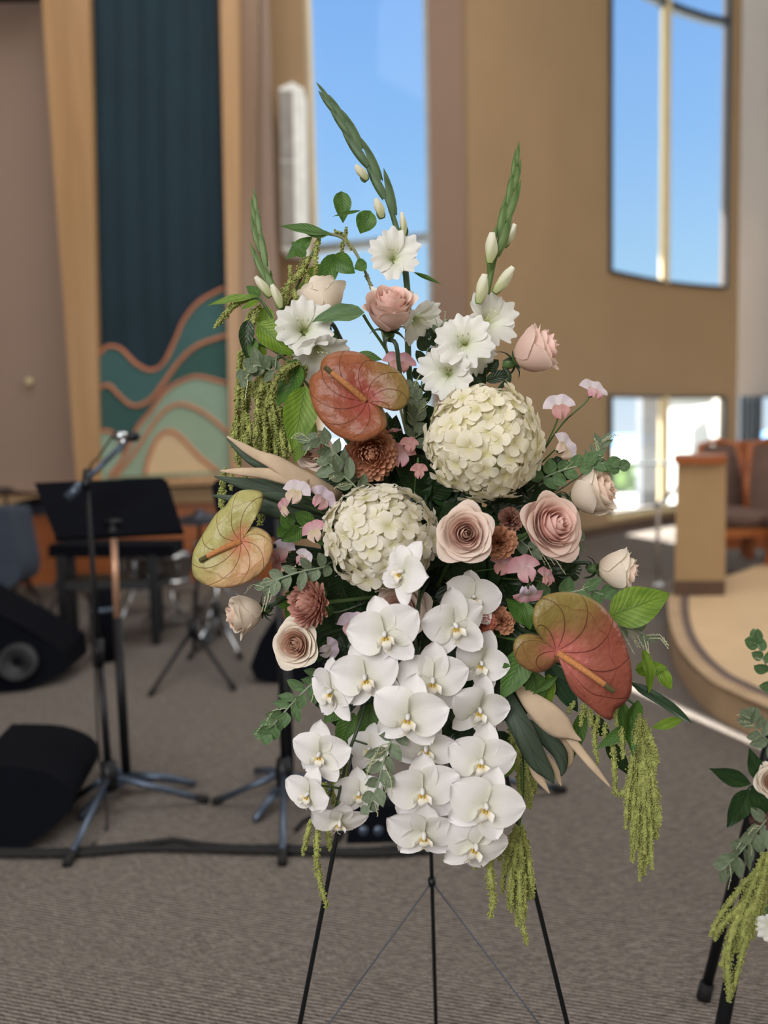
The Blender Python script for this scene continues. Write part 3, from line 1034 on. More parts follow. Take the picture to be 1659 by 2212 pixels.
o = solo('concrete_column', MB().box((x, y, 1.15), (0.30, 0.3, 2.7)).build('concrete_column', [plain('pale_concrete', (120, 126, 134), 0.9)], False), 'pale column standing outside the left pane of the lower window', 'column')
blind = MB()
ps = [pl(1441, 11.75), pl(1470, 11.9), pl(1515, 12.1), pl(1556, 12.25)]
blind.add([(p[0], p[1], z) for z in (0.3, 1.68) for p in ps], [(i, i + 1, 5 + i, 4 + i) for i in range(3)])
mbl, tb, bb = mat_base('blind_mesh')
bb.inputs['Base Color'].default_value = srgb(226, 230, 228)
bb.inputs['Roughness'].default_value = 0.9
_c = tb.nodes.new('ShaderNodeRGB')
_c.outputs[0].default_value = srgb(236, 240, 238)
translucent_out(tb, bb, _c.outputs[0], 0.35)
solo('roller_blind', blind.build('roller_blind', [mbl], False), 'pale roller blind in the right pane of the lower window', 'blind')
for k, (px, d, r) in enumerate(((1335, 21, 0.42), (1368, 23, 0.36))):
    c = P(px, 1062, d)
    rg = random.Random(k)
    mb = MB()
    for q in range(260):
        v = Vector((rg.gauss(0, 1), rg.gauss(0, 1), rg.gauss(0, 1))).normalized()
        pt = Vector((c.x, c.y, 0.02)) + Vector((v.x * r * 1.4, v.y * r, v.z * r))
        a_ = v.orthogonal().normalized() * 0.12
        b2 = v.cross(a_)
        mb.add([pt - a_, pt + b2 * 0.7, pt + a_, pt - b2 * 0.7 + v * 0.05], [(0, 1, 2, 3)])
    solo('shrub', mb.build('shrub', [leaf_mat('shrub_leaf', (130, 170, 80), (180, 205, 120), 0.3)]), ['bright green shrub outside, nearer the left frame of the lower window', 'green shrub outside, next to the pale column'][k], 'shrub', 'shrubs outside the lower window')

# ---------------------------------------------------------------- maple frame and banner
def wall_quad(name, pxs, Y0, Y1, mat, label=None, parent=None):
    a = [onY(px, py, Y0) for px, py in pxs]
    me = MB().prism(a, (0, Y1 - Y0, 0)).build(name, [mat], False)
    if parent is not None:
        return part(parent, name, me, label=label)
    return struct(name, me, label)
fr = struct('trim_maple_frame', MB().prism([onY(px, py, 7.62) for px, py in ((66, -330), (185, -330), (217, 1035), (165, 1035))][:2] + [onY(px, py, 7.62) for px, py in ((217, 1040), (165, 1040))], (0, 0.16, 0)).build('trim_maple_frame', [m_maple], False), 'pale maple frame round the banner')
wall_quad('frame_board', ((468, -330), (517, -330), (519, 1040), (498, 1040)), 7.62, 7.78, m_maple, parent=fr)
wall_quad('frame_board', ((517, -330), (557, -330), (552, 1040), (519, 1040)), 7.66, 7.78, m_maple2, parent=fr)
wall_quad('frame_board', ((165, 1040), (165, 1058), (552, 1042), (552, 1022)), 7.58, 7.78, m_maple, parent=fr)
wall_quad('frame_board', ((66, -370), (557, -370), (557, -325), (66, -325)), 7.62, 7.78, m_maple, parent=fr)

ban = thing('wall_banner', 'tall dark teal fabric banner with stitched green hills in the maple frame', 'banner', onY(350, 600, 7.7))
m_teal = plain('teal_cloth', (20, 46, 58), 0.9, var=0.1, scale=2, bscale=300, bmp=0.3)
mb = MB()
def cloth(u, v):
    py = 1036 - v * 1360
    xa = 217 - (1036 - py) * (38 / 1036)
    xb = 497 - (1036 - py) * (29 / 1036)
    p = onY(xa + (xb - xa) * u, py, 7.70)
    p.y += 0.012 * math.sin(u * 38 + math.sin(v * 5)) * (0.3 + 0.7 * v) + 0.008 * math.sin(u * 17 + 1)
    return p
part(ban, 'cloth', mb.grid(60, 24, cloth).build('cloth', [m_teal]), world=True)
L1 = [(213, 768), (226, 753), (240, 748), (263, 755), (293, 785), (325, 800), (353, 785), (378, 736), (398, 691), (432, 651), (485, 622)]
L2 = [(215, 838), (236, 833), (258, 855), (288, 877), (323, 865), (353, 828), (388, 780), (428, 746), (491, 724)]
L3 = [(236, 1030), (268, 985), (297, 925), (325, 890), (358, 845), (398, 821), (432, 814), (491, 829)]
L4 = [(249, 1030), (282, 990), (308, 952), (330, 918), (355, 888), (385, 873), (420, 881), (460, 906), (494, 938)]
L5 = [(313, 1024), (322, 985), (341, 945), (363, 931), (388, 941), (430, 985), (472, 1018)]
L6 = [(217, 932), (232, 931), (246, 938), (262, 952)]
panels = [('hill_panel', L1, [(497, 1026), (217, 1036)], (62, 100, 100), 0, 'green hill panel at the foot of the teal cloth'),
          ('hill_panel', L2, [(497, 1026), (217, 1036)], (52, 88, 84), 1, 'dark green hill panel'),
          ('hill_panel', L6, [(262, 1034), (217, 1036)], (142, 168, 150), 2, 'sage corner panel'),
          ('hill_panel', L3, [(496, 1026)], (138, 164, 146), 3, 'sage green hill panel'),
          ('hill_panel', L4, [(496, 1026)], (146, 168, 146), 4, 'lighter sage hill panel'),
          ('hill_panel', L5, [], (212, 186, 148), 5, 'beige hill panel')]
m_pipe = plain('piping', (196, 126, 92), 0.8)
for nm, ln, rest, col, k, lb in panels:
    Y = 7.676 - 0.005 * k
    sm = bez([onY(px, py, Y) for px, py in ln], 6 * len(ln))
    poly = sm + [onY(px, py, Y) for px, py in rest]
    part(ban, nm, MB().prism(poly, (0, 0.006, 0)).build(nm, [plain('cloth_%d' % k, col, 0.9, var=0.06, scale=3, bscale=300, bmp=0.3)], False), world=True, label=lb)
    part(ban, 'piping', MB().tube([p + Vector((0, -0.004, 0)) for p in sm], 0.017, 6).build('piping', [m_pipe]), world=True)

# line-array loudspeaker on the pillar
sp_ = thing('column_loudspeaker', 'slim grey and white column loudspeaker on the tan pillar left of the tall window', 'loudspeaker', onY(630, 545, 8.1))
def spk_pt(px, py, Y):
    return onY(px, py, Y)
f0, f1 = onY(603, 200, 7.98), onY(632, 200, 7.98)
for k, (ya, yb) in enumerate(((196, 345), (349, 533))):
    q = [onY(603 + (ya - 196) * 0.018, ya, 7.98), onY(632 + (ya - 196) * 0.018, ya, 7.98), onY(632 + (yb - 196) * 0.018, yb, 7.98), onY(603 + (yb - 196) * 0.018, yb, 7.98)]
    part(sp_, 'grille', MB().prism(q, (0, 0.03, 0)).build('grille', [m_grille], False), world=True)
q = [onY(632, 178, 7.985), onY(655, 190, 8.02), onY(662, 552, 8.02), onY(639, 545, 7.985)]
part(sp_, 'housing', MB().prism(q, (0.0, 0.34, 0)).build('housing', [m_white], False), world=True, label='white side of the housing')
q = [onY(603, 190, 7.99), onY(634, 176, 7.99), onY(641, 545, 7.99), onY(609, 540, 7.99)]
part(sp_, 'back_shell', MB().prism(q, (0.0, 0.34, 0)).build('back_shell', [m_white], False), world=True)
# wall sensor
sn = onY(65, 825, YB - 0.02)
solo('wall_thermostat', MB().lathe([(0, 0.0), (0.035, 0.0), (0.035, 0.03), (0.02, 0.045), (0, 0.045)], 16, Matrix.Translation(sn) @ Matrix.Rotation(math.radians(90), 4, 'X')).build('wall_thermostat', [m_cream]), 'small pale knob on the mauve wall left of the banner', 'knob')

# ---------------------------------------------------------------- stage, pew, chairs, rail (right)
m_stage = plain('stage_wood', (200, 172, 136), 0.5, var=0.08, scale=3, bmp=0.05)
m_riser = plain('stage_riser', (168, 142, 112), 0.8)
m_edge = plain('stage_nosing', (96, 80, 74), 0.8)
ed = [(1442, 1290), (1444, 1330), (1457, 1380), (1485, 1425), (1530, 1468), (1580, 1496), (1659, 1530), (1760, 1565), (1900, 1600)]
edge = bez([onZ(px, py, 0.15) for px, py in ed], 40)
back = [Vector((8.5, edge[-1].y, 0.15)), Vector((8.5, 9.0, 0.15)), onZ(1700, 1200, 0.15), onZ(1520, 1262, 0.15), onZ(1450, 1282, 0.15)]
stg = struct('stage', MB().prism([p + Vector((0, 0, -0.02)) for p in edge + back], (0, 0, 0.02)).build('stage', [m_stage], False), 'low curved stage with a pale wood floor')
mb = MB()
for a, b in zip(edge, edge[1:]):
    mb.add([Vector((a.x, a.y, 0)), Vector((b.x, b.y, 0)), Vector((b.x, b.y, 0.155)), Vector((a.x, a.y, 0.155))], [(0, 1, 2, 3)])
part(stg, 'riser', mb.build('riser', [m_riser], True), label='beige riser')
cen = Vector((4.5, 6.5, 0.15))
def inner(p, d_):
    v = (cen - p)
    v.z = 0
    return p + v.normalized() * d_
for nm, a_, b_, mm, zz in (('edge_band', 0.0, 0.10, m_riser, 0.156), ('nosing_band', 0.10, 0.17, m_edge, 0.157)):
    mb = MB()
    A = [inner(p, a_) for p in edge]
    B = [inner(p, b_) for p in edge]
    for i in range(len(edge) - 1):
        q = [Vector((p.x, p.y, zz)) for p in (A[i], A[i + 1], B[i + 1], B[i])]
        mb.add(q, [(0, 1, 2, 3)])
    part(stg, nm, mb.build(nm, [mm], True))

pew = thing('pew_end', 'tan pew end panel with a red-brown wood cap standing on the stage edge', 'pew', onZ(1515, 1285, 0.15))
dp = 1.15 * FPX / (1285 - 921)
q = [P(1462, 1001, dp), P(1569, 1001, dp), P(1566, 1262, dp), P(1457, 1262, dp)]
dep = Vector((0.24, 0.60, 0))
part(pew, 'panel', MB().prism(q, dep).build('panel', [plain('pew_tan', (160, 132, 96), 0.8, var=0.03)], False), world=True)
q = [P(1455, 1256, dp - .02), P(1567, 1256, dp - .02), P(1566, 1287, dp - .02), P(1453, 1287, dp - .02)]
part(pew, 'plinth', MB().prism(q, dep).build('plinth', [m_basebrown], False), world=True)
q = [P(1453, 986, dp - .04), P(1570, 986, dp - .04), P(1568, 1002, dp - .04), P(1458, 1002, dp - .04)]
part(pew, 'cap', MB().prism(q, dep * 1.1).build('cap', [m_redwood], False), world=True)

def lounge_chair(px, d, label, w=0.43):
    base = P(px, 0, d)
    base.z = 0.15
    t = thing('stage_chair', label, 'chair', base, 'upholstered chairs on the stage')
    bx, by = base.x, base.y
    def bk(u, v):
        uu = 2 * u - 1
        ww = w / 2 * (1 - 0.30 * v ** 3)
        return (bx + uu * ww, by + 0.26 + 0.10 * v - 0.06 * (1 - uu * uu), 0.15 + 0.42 + v * 0.56)
    part(t, 'backrest', MB().grid(8, 8, bk).build('backrest', [m_brown]), world=True)
    part(t, 'back_frame', MB().tube([(bx - w / 2 - .01, by + .27, .5), (bx - w / 2 - .005, by + .3, .8), (bx - w / 2 * .72, by + .37, 1.13), (bx, by + .38, 1.17), (bx + w / 2 * .72, by + .37, 1.13), (bx + w / 2 + .005, by + .3, .8), (bx + w / 2 + .01, by + .27, .5)], 0.028, 8).build('back_frame', [m_redwood]), world=True)
    part(t, 'seat', MB().grid(6, 6, lambda u, v: (bx + (u - .5) * w, by - .26 + v * .52, 0.15 + .42 + .05 * math.sin(PI * u) * math.sin(PI * v))).box((bx, by, .15 + .36), (w, .52, .12)).build('seat', [m_brown]), world=True)
    part(t, 'seat_rail', MB().box((bx, by, .15 + .27), (w + .04, .54, .07)).build('seat_rail', [m_orange], False), world=True)
    for sx in (-1, 1):
        for sy in (-1, 1):
            part(t, 'leg', MB().box((bx + sx * w * .46, by + sy * .24, .15 + .13), (.05, .05, .26)).build('leg', [m_redwood], False), world=True)
    return t
lounge_chair(1600, 6.9, 'brown upholstered chair directly behind the pew end panel')
lounge_chair(1722, 6.75, 'brown upholstered chair cut by the right edge of the picture')
q = P(1640, 974, 7.95)
mb = MB().box((q.x + 0.2, q.y, 1.13), (1.2, 0.10, 0.05))
solo('rear_pew', mb.box((q.x + 0.2, q.y, 0.63), (1.15, 0.05, 0.96)).build('rear_pew', [m_redwood], False), 'red-brown wood pew back rising behind the upholstered chairs', 'pew')

# handrail left of the pew
hr = thing('handrail', 'slim grey metal handrail standing on the carpet left of the pew end', 'handrail', onZ(1420, 1265))
b0 = onZ(1420, 1262)
dd_ = (b0 - CAM).dot(FWD)
pt = P(1420, 1092, dd_)
part(hr, 'post', MB().tube([b0, Vector((b0.x, b0.y, pt.z))], 0.018, 8).build('post', [plain('rail_grey', (150, 138, 128), 0.5, 0.3)]), world=True)
part(hr, 'rail', MB().tube([P(1416, 1096, dd_), P(1424, 1088, dd_ - .05), P(1448, 1066, dd_ + .3), P(1470, 1050, dd_ + .7)], 0.02, 8).build('rail', [m_chrome]), world=True)
part(hr, 'base_plate', MB().lathe([(0, .012), (.05, .012), (.055, 0)], 16, Matrix.Translation(b0)).build('base_plate', [m_chrome]), world=True)
q1, q2 = P(1318, 1003, 10.35), P(1450, 1001, 11.3)
solo('window_guard_rail', MB().tube([q1, q2], 0.022, 6).build('window_guard_rail', [m_framel]), 'thin grey guard rail crossing the lower window', 'rail')

# ---------------------------------------------------------------- band equipment (left)
def disc_foot(mb, p, r=0.012):
    mb.lathe([(0, 0.0), (r, 0), (r, 0.02), (0, 0.025)], 10, Matrix.Translation(p))

def tripod(t, hub, feet, r=0.012, mat=None, z=0.13):
    top = Vector((hub.x, hub.y, z))
    for f in feet:
        f = Vector((f.x, f.y, 0.012))
        o = part(t, 'leg', MB().tube([top, f], [r * 1.1, r], 8).build('leg', [mat or m_black]), world=True)
        m2 = MB().tube([f.lerp(top, 0.10), f - (top - f).normalized() * 0.008], r * 1.35, 8)
        part(o, 'rubber_foot', m2.build('rubber_foot', [m_rubber]), world=True)
    part(t, 'hub', MB().lathe([(0, z - .05), (.028, z - .05), (.032, z), (.024, z + .05), (0, z + .05)], 14, Matrix.Translation((hub.x, hub.y, 0))).build('hub', [m_black]), world=True)

# microphone stand
hub = onZ(240, 1752)
hd = (hub - CAM).dot(FWD)
ms = thing('microphone_stand', 'black boom microphone stand with straight tripod legs in front of the left music stand', 'microphone stand', hub)
tripod(ms, hub, [onZ(146, 1872), onZ(446, 1735), onZ(152, 1738)], 0.011, m_steelblue)
topp = P(187, 1040, hd + .03)
part(ms, 'pole', MB().tube([Vector((hub.x, hub.y, .10)), P(215, 1420, hd + .01)], 0.013, 10).build('pole', [m_black]), world=True)
part(ms, 'upper_pole', MB().tube([P(215, 1420, hd + .01), topp], 0.009, 10).build('upper_pole', [m_black]), world=True)
part(ms, 'clutch', MB().tube([P(213, 1440, hd + .01), P(213, 1380, hd + .01)], 0.02, 12).build('clutch', [m_black]), world=True)
part(ms, 'boom', MB().tube([P(150, 1072, hd + .02), P(276, 950, hd + .05)], 0.010, 8).build('boom', [m_steelblue]), world=True)
part(ms, 'counterweight', MB().tube([P(146, 1076, hd + .02), P(178, 1046, hd + .03)], 0.019, 12).build('counterweight', [m_steelblue]), world=True)
part(ms, 'boom_clamp', MB().tube([P(187, 1052, hd + .01), P(190, 1018, hd + .05)], 0.018, 10).build('boom_clamp', [m_black]), world=True)
part(ms, 'microphone_clip', MB().tube([P(262, 965, hd + .05), P(272, 943, hd + .05)], 0.013, 8).build('microphone_clip', [m_chrome]), world=True)
mic = thing('microphone', 'silver and black microphone held on the boom in front of the banner', 'microphone', P(270, 942, hd + .05))
part(mic, 'body', MB().tube([P(244, 941, hd + .05), P(276, 942, hd + .05)], [0.013, 0.015], 12).build('body', [m_chrome]), world=True, label='silver body')
a_, b_ = P(276, 942, hd + .05), P(302, 944, hd + .05)
part(mic, 'head', MB().tube([a_, a_.lerp(b_, .3), a_.lerp(b_, .7), b_], [0.015, 0.02, 0.018, 0.007], 12).build('head', [m_black]), world=True, label='black head')
cab = bez([P(244, 941, hd + .05), P(215, 985, hd + .05), P(190, 1040, hd + .05), P(200, 1300, hd - .02), P(212, 1600, hd - .03), onZ(232, 1790) + Vector((0, 0, .01)), onZ(190, 1838) + Vector((0, 0, .008))], 40)
solo('microphone_cable', MB().tube(cab, 0.004, 6).build('microphone_cable', [m_rubber]), 'thin black cable running down the microphone stand', 'cable')

def music_stand(dx, corners, label, group, tubex, tuby, hubpx):
    hb = onZ(*hubpx)
    d0 = (hb - CAM).dot(FWD)
    t = thing('music_stand', label, 'music stand', hb, group)
    q = [P(px, py, d0 + a) for px, py, a in corners]
    nrm = (q[1] - q[0]).cross(q[2] - q[1]).normalized()
    part(t, 'desk', MB().prism(q, nrm * 0.006).build('desk', [m_blackm], False), world=True)
    lo0, lo1 = (q[3], q[2]) if len(q) == 4 else (q[-1], q[-2])
    part(t, 'desk_lip', MB().tube([lo0, lo1], 0.012, 6).build('desk_lip', [m_blackm]), world=True)
    x0, x1 = tubex
    y0, y1 = tuby
    part(t, 'upper_tube', MB().tube([P(x0, y0, d0 - .02), P(x1, y1, d0 - .01)], 0.0125, 12).build('upper_tube', [plain('tube_reflection', (208, 164, 138), 0.35, 0.5, bmp=0)]), world=True, label='upper tube coloured like its warm reflection')  # reflection of the orange wood painted into the tube colour
    part(t, 'lower_tube', MB().tube([P(x1, y1 - 4, d0 - .01), Vector((hb.x, hb.y, .05))], 0.017, 12).build('lower_tube', [m_black]), world=True)
    part(t, 'swivel', MB().tube([P(x0 - 2, y0 - 20, d0 + .02), P(x0, y0 + 8, d0 - .02)], 0.02, 10).tube([P(x0 - 18, y0 - 22, d0), P(x0 + 18, y0 - 22, d0)], 0.012, 8).build('swivel', [m_black]), world=True)
    for ang in (8, 128, 248):
        a = math.radians(ang)
        tip_ = Vector((hb.x + math.cos(a) * .25, hb.y + math.sin(a) * .25, .014))
        part(t, 'foot', MB().tube([Vector((hb.x, hb.y, .06)), Vector((hb.x, hb.y, .06)).lerp(tip_, .5) + Vector((0, 0, .012)), tip_], [.022, .017, .012], 8).build('foot', [m_steelblue]), world=True)
    return t
music_stand(0, [(74, 1043, .10), (350, 1032, .12), (362, 1040, .11), (396, 1148, -.02), (120, 1162, -.04)], 'black music stand left of the flowers, tube painted with a reflection, behind the boom microphone', 'black music stands', (245, 253), (1150, 1338), (275, 1712))
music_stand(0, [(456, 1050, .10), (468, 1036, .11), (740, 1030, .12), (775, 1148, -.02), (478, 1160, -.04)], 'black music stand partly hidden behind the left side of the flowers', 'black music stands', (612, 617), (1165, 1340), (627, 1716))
# second boom stand behind the flowers, and a third one further right
h2 = onZ(616, 1745)
t = thing('microphone_stand', 'black microphone stand whose front leg points at the camera, left of the easel', 'microphone stand', h2)
tripod(t, h2, [onZ(610, 1870), onZ(466, 1738), onZ(762, 1735)], 0.011, m_steelblue)
d2 = (h2 - CAM).dot(FWD)
part(t, 'pole', MB().tube([Vector((h2.x, h2.y, .1)), P(598, 1120, d2)], 0.012, 10).build('pole', [m_black]), world=True)
h3 = onZ(985, 1745)
t = thing('microphone_stand', 'microphone stand behind the easel with one leg ending right of the orchids', 'microphone stand', h3)
tripod(t, h3, [onZ(1216, 1712), onZ(800, 1722), onZ(975, 1690)], 0.011, m_steelblue)
d3 = (h3 - CAM).dot(FWD)
part(t, 'pole', MB().tube([Vector((h3.x, h3.y, .1)), P(945, 1300, d3)], 0.012, 10).build('pole', [m_chrome]), world=True)

# floor wedge monitors
def wedge(name, label, pxs, d_off, mat=m_blackm, grille=None, group='floor monitors'):
    """side profile given at the near face, extruded away"""
    q = pxs
    t = thing(name, label, 'speaker', q[0], group)
    me = MB().prism(q, d_off).build('cabinet', [mat], False)
    part(t, 'cabinet', me, world=True)
    return t
def lowz(px, py):
    return onZ(px, py)
b0_ = onZ(-40, 1872)
db = (b0_ - CAM).dot(FWD)
prof = [(-60, 1868), (18, 1846), (70, 1820), (140, 1764), (156, 1722), (138, 1690), (95, 1668), (40, 1657), (-60, 1655)]
b0_ = onZ(18, 1846)
db = (b0_ - CAM).dot(FWD)
w1 = wedge('floor_monitor', 'black rounded floor monitor speaker cut off at the lower left edge', bez([P(px, py, db + (1846 - py) * .0006) for px, py in prof], 40), Vector((-0.05, 0.42, 0.0)))
b0_ = onZ(60, 1492)
db = (b0_ - CAM).dot(FWD)
w2 = wedge('floor_monitor', 'black sloping floor monitor behind the rounded one at the left edge', [P(-80, 1545, db - .1), P(60, 1492, db), P(142, 1452, db + .1), P(136, 1408, db + .12), P(60, 1360, db + .05), P(-80, 1285, db - .05)], Vector((0.0, 0.35, 0.02)))
c_ = P(38, 1430, db - .02)
part(w2, 'driver', MB().lathe([(0.02, -0.03), (.05, -.01), (.085, .0), (.10, .004), (.10, -.01)], 24, orient(c_, D(0.25, 0.35, 0.9))).build('driver', [m_black]), world=True)
b0_ = onZ(590, 1478)
db = (b0_ - CAM).dot(FWD)
wedge('floor_monitor', 'black floor monitor standing behind the blush roses left of the orchids', [P(540, 1440, db), P(552, 1468, db), P(600, 1478, db), P(720, 1480, db), P(720, 1345, db + .1), P(585, 1345, db + .1), P(560, 1385, db + .05)], Vector((0.0, 0.35, 0.0)))

# amplifier box under the easel
b0_ = onZ(815, 1822)
db = (b0_ - CAM).dot(FWD)
t = thing('power_box', 'small black power box on the carpet behind the easel legs', 'box', b0_)
q = [P(748, 1822, db), P(884, 1818, db), P(880, 1742, db + .04), P(756, 1742, db + .04)]
part(t, 'case', MB().prism(q, (0, .22, 0)).build('case', [m_blackm], False), world=True)
part(t, 'handle', MB().tube([P(770, 1742, db + .1), P(775, 1725, db + .1), P(860, 1722, db + .1), P(868, 1742, db + .1)], .01, 8).build('handle', [m_black]), world=True)
for k in range(3):
    part(t, 'socket', MB().lathe([(0, .004), (.013, .004), (.016, 0)], 14, orient(P(785 + k * 32, 1795, db - .004), -FWD)).build('socket', [m_steelblue]), world=True)

# cables on the floor
def floor_cable(pxs, r, label, z=0.012):
    pts = bez([onZ(px, py) + Vector((0, 0, z)) for px, py in pxs], 60)
    solo('floor_cable', MB().tube(pts, r, 6).build('floor_cable', [m_rubber]), label, 'cable', 'cables on the carpet')
floor_cable([(-20, 1846), (120, 1846), (240, 1838), (330, 1828), (380, 1823), (430, 1832), (520, 1838), (620, 1838), (760, 1846), (870, 1838)], 0.010, 'long black cable crossing the carpet, the upper one with a hump')
floor_cable([(-20, 1854), (160, 1853), (300, 1842), (400, 1842), (520, 1846), (640, 1848), (800, 1853), (930, 1846)], 0.010, 'long black cable crossing the carpet, the lower flatter one')
floor_cable([(640, 1800), (660, 1778), (700, 1768), (740, 1790), (720, 1830), (680, 1842), (640, 1836)], 0.007, 'loop of thin black cable beside the power box')

# keyboard on its stand, with bench legs, behind the music stand
kd = 5.4
t = thing('keyboard_stand', 'black keyboard on a four-legged stand behind the left music stand', 'keyboard', onZ(230, 1395))
def leg_from(px, py, d):
    a = P(px, py, d)
    return a, Vector((a.x, a.y, 0.0))
part(t, 'keyboard', MB().prism([P(104, 1178, kd), P(372, 1178, kd), P(372, 1204, kd), P(104, 1204, kd)], (0, .32, 0)).build('keyboard', [m_blackm], False), world=True)
part(t, 'stand_frame', MB().prism([P(116, 1256, kd), P(345, 1256, kd), P(345, 1274, kd), P(116, 1274, kd)], (0, .3, 0)).build('stand_frame', [m_black], False), world=True)
for px, py, d in ((131, 1200, kd), (152, 1200, kd + .35), (329, 1200, kd), (338, 1200, kd + .35)):
    a, b = leg_from(px, py, d)
    part(t, 'leg', MB().box((a + b) / 2, (.05, .05, a.z)).build('leg', [m_black], False), world=True)

# grey covered chair at the left edge
t = thing('covered_chair', 'chair draped in slate-blue cloth at the left edge', 'chair', onZ(20, 1370))
cdp = (onZ(28, 1360) - CAM).dot(FWD)
prof = [(-60, 1100), (10, 1100), (22, 1110), (32, 1160), (44, 1225), (36, 1258), (10, 1270), (-60, 1275)]
part(t, 'cloth_cover', MB().prism(bez([P(px, py, cdp) for px, py in prof], 40), (0, .35, 0)).build('cloth_cover', [plain('slate_cloth', (52, 62, 78), 0.9)], False), world=True)
for px in (-18, 28):
    a, b = leg_from(px, 1262, cdp + .05)
    part(t, 'leg', MB().tube([a, b], .018, 8).build('leg', [m_black]), world=True)

# drum hardware
m_cym = plain('cymbal_dark', (52, 56, 66), 0.35, 0.7)
m_shell = plain('drum_shell', (60, 52, 50), 0.4)
def cymbal_stand(pxc, pyc, base, feet, rad, label, polemat, tilt=8):
    hb = onZ(*base)
    d = (hb - CAM).dot(FWD)
    t = thing('cymbal_stand', label, 'cymbal stand', hb, 'drum kit hardware')
    top = P(pxc, pyc, d)
    part(t, 'pole', MB().tube([Vector((hb.x, hb.y, .08)), top], .011, 8).build('pole', [polemat]), world=True)
    Mc = Matrix.Translation(top) @ Matrix.Rotation(math.radians(tilt), 4, 'X')
    part(t, 'cymbal', MB().lathe([(rad, 0), (rad * .6, .018), (rad * .22, .03), (rad * .18, .05), (0, .062)], 32, Mc).build('cymbal', [m_cym]), world=True)
    tripod(t, hb, [onZ(*f) for f in feet], .011, polemat, .22)
    return t
cymbal_stand(432, 1122, (420, 1440), ((326, 1504), (506, 1492), (430, 1405)), .15, 'dark cymbal stand with a tripod foot left of the pale anthurium', m_black)
cymbal_stand(10, 1068, (60, 1300), ((-5, 1330), (100, 1328), (70, 1284)), .36, 'dark cymbal tilted at the left edge above the covered chair', m_black, -6)
cymbal_stand(110, 1090, (155, 1298), ((105, 1328), (210, 1324), (160, 1284)), .34, 'dark cymbal behind the lower left corner of the left music stand', m_black, 10)
cymbal_stand(468, 1215, (470, 1390), ((410, 1425), (520, 1425), (470, 1370)), .13, 'small hi-hat on a chrome stand beneath the pale anthurium', m_chrome, 0)

def drum(px, py, d, r, h, label, feet=True):
    c = P(px, py, d)
    t = thing('drum', label, 'drum', Vector((c.x, c.y, 0)), 'drum kit')
    Mc = Matrix.Translation(c)
    part(t, 'shell', MB().lathe([(r * .98, -h / 2), (r * .98, h / 2)], 32, Mc).build('shell', [m_shell]), world=True)
    for zz in (-h / 2, h / 2):
        part(t, 'hoop', MB().lathe([(r * .97, zz - .012), (r * 1.03, zz - .012), (r * 1.03, zz + .012), (r * .97, zz + .012)], 32, Mc).build('hoop', [m_chrome]), world=True)
    part(t, 'drumhead', MB().lathe([(0, h / 2), (r, h / 2)], 32, Mc).build('drumhead', [m_white]), world=True)
    for k in range(6):
        a = k * PI / 3 + .3
        part(t, 'lug', MB().box(c + Vector((math.cos(a) * r * 1.02, math.sin(a) * r * 1.02, 0)), (.02, .02, h * .6)).build('lug', [m_chrome], False), world=True)
    for k in range(3):
        a = k * 2.09 + .4
        part(t, 'leg', MB().tube([c + Vector((math.cos(a) * .05, math.sin(a) * .05, -h / 2)), Vector((c.x + math.cos(a) * .05, c.y + math.sin(a) * .05, c.z * .4)), Vector((c.x + math.cos(a) * .24, c.y + math.sin(a) * .24, .01))], .011, 8).build('leg', [m_chrome]), world=True)
    return t
drum(352, 1225, 5.9, .18, .17, 'dark snare drum with chrome hoops on a chrome stand right of the music stand tube')
drum(470, 1205, 6.3, .17, .22, 'dark drum with chrome lugs mostly behind the pale anthurium')
drum(288, 1215, 6.4, .14, .16, 'small dark drum seen behind the keyboard stand')
# bass pedal / foot plates
for k, (px, py, lb) in enumerate(((395, 1345, 'chrome foot pedal beneath the snare drum'), (450, 1385, 'dark foot pedal with a chrome frame beneath the hi-hat'))):
    c = onZ(px, py)
    t = thing('drum_pedal', lb, 'pedal', c, 'drum kit hardware')
    part(t, 'footboard', MB().prism([c + Vector((-.05, -.15, .02)), c + Vector((.05, -.15, .02)), c + Vector((.04, .12, .10)), c + Vector((-.04, .12, .10))], (0, 0, .012)).build('footboard', [m_chrome], False), world=True)
    part(t, 'frame', MB().tube([c + Vector((-.06, .12, .0)), c + Vector((-.06, .12, .2)), c + Vector((.06, .12, .2)), c + Vector((.06, .12, 0))], .01, 8).build('frame', [m_black]), world=True)
# dark drum throne
c = onZ(232, 1425)
t = thing('drum_throne', 'black cylindrical case standing between the two stand poles', 'case', c)
dC = (c - CAM).dot(FWD)
part(t, 'body', MB().lathe([(0, 0), (.085, 0), (.088, .25), (.085, .42), (0, .43)], 20, Matrix.Translation(c)).build('body', [m_blackm]), world=True)
part(t, 'strap', MB().lathe([(.089, .30), (.091, .30), (.091, .325), (.089, .325)], 20, Matrix.Translation(c)).build('strap', [m_steelblue]), world=True)

# ================================================================== THE FLORAL SPRAY
FC = P(935, 1235, 1.52)
def dome(px, py, front=1.30, back=1.46):
    q = min(1.0, ((px - 930) / 430) ** 2 + ((py - 1250) / 720) ** 2)
    return front + (back - front) * q

def px2m(px, d):
    return px / FPX * d

def stem_part(t, p0, face, r=0.0035, via=None, end=None, mat='stem', name='stem', curve=0.05):
    p1 = p0 - face * curve
    e = end if end is not None else FC + Vector((rnd.uniform(-.05, .05), rnd.uniform(0, .04), rnd.uniform(-.07, .07)))
    pts = [p0] + (via or [p1]) + [e]
    return part(t, name, MB().tube(bez(pts, 14), r, 6).build(name, [MT[mat]]), world=True)

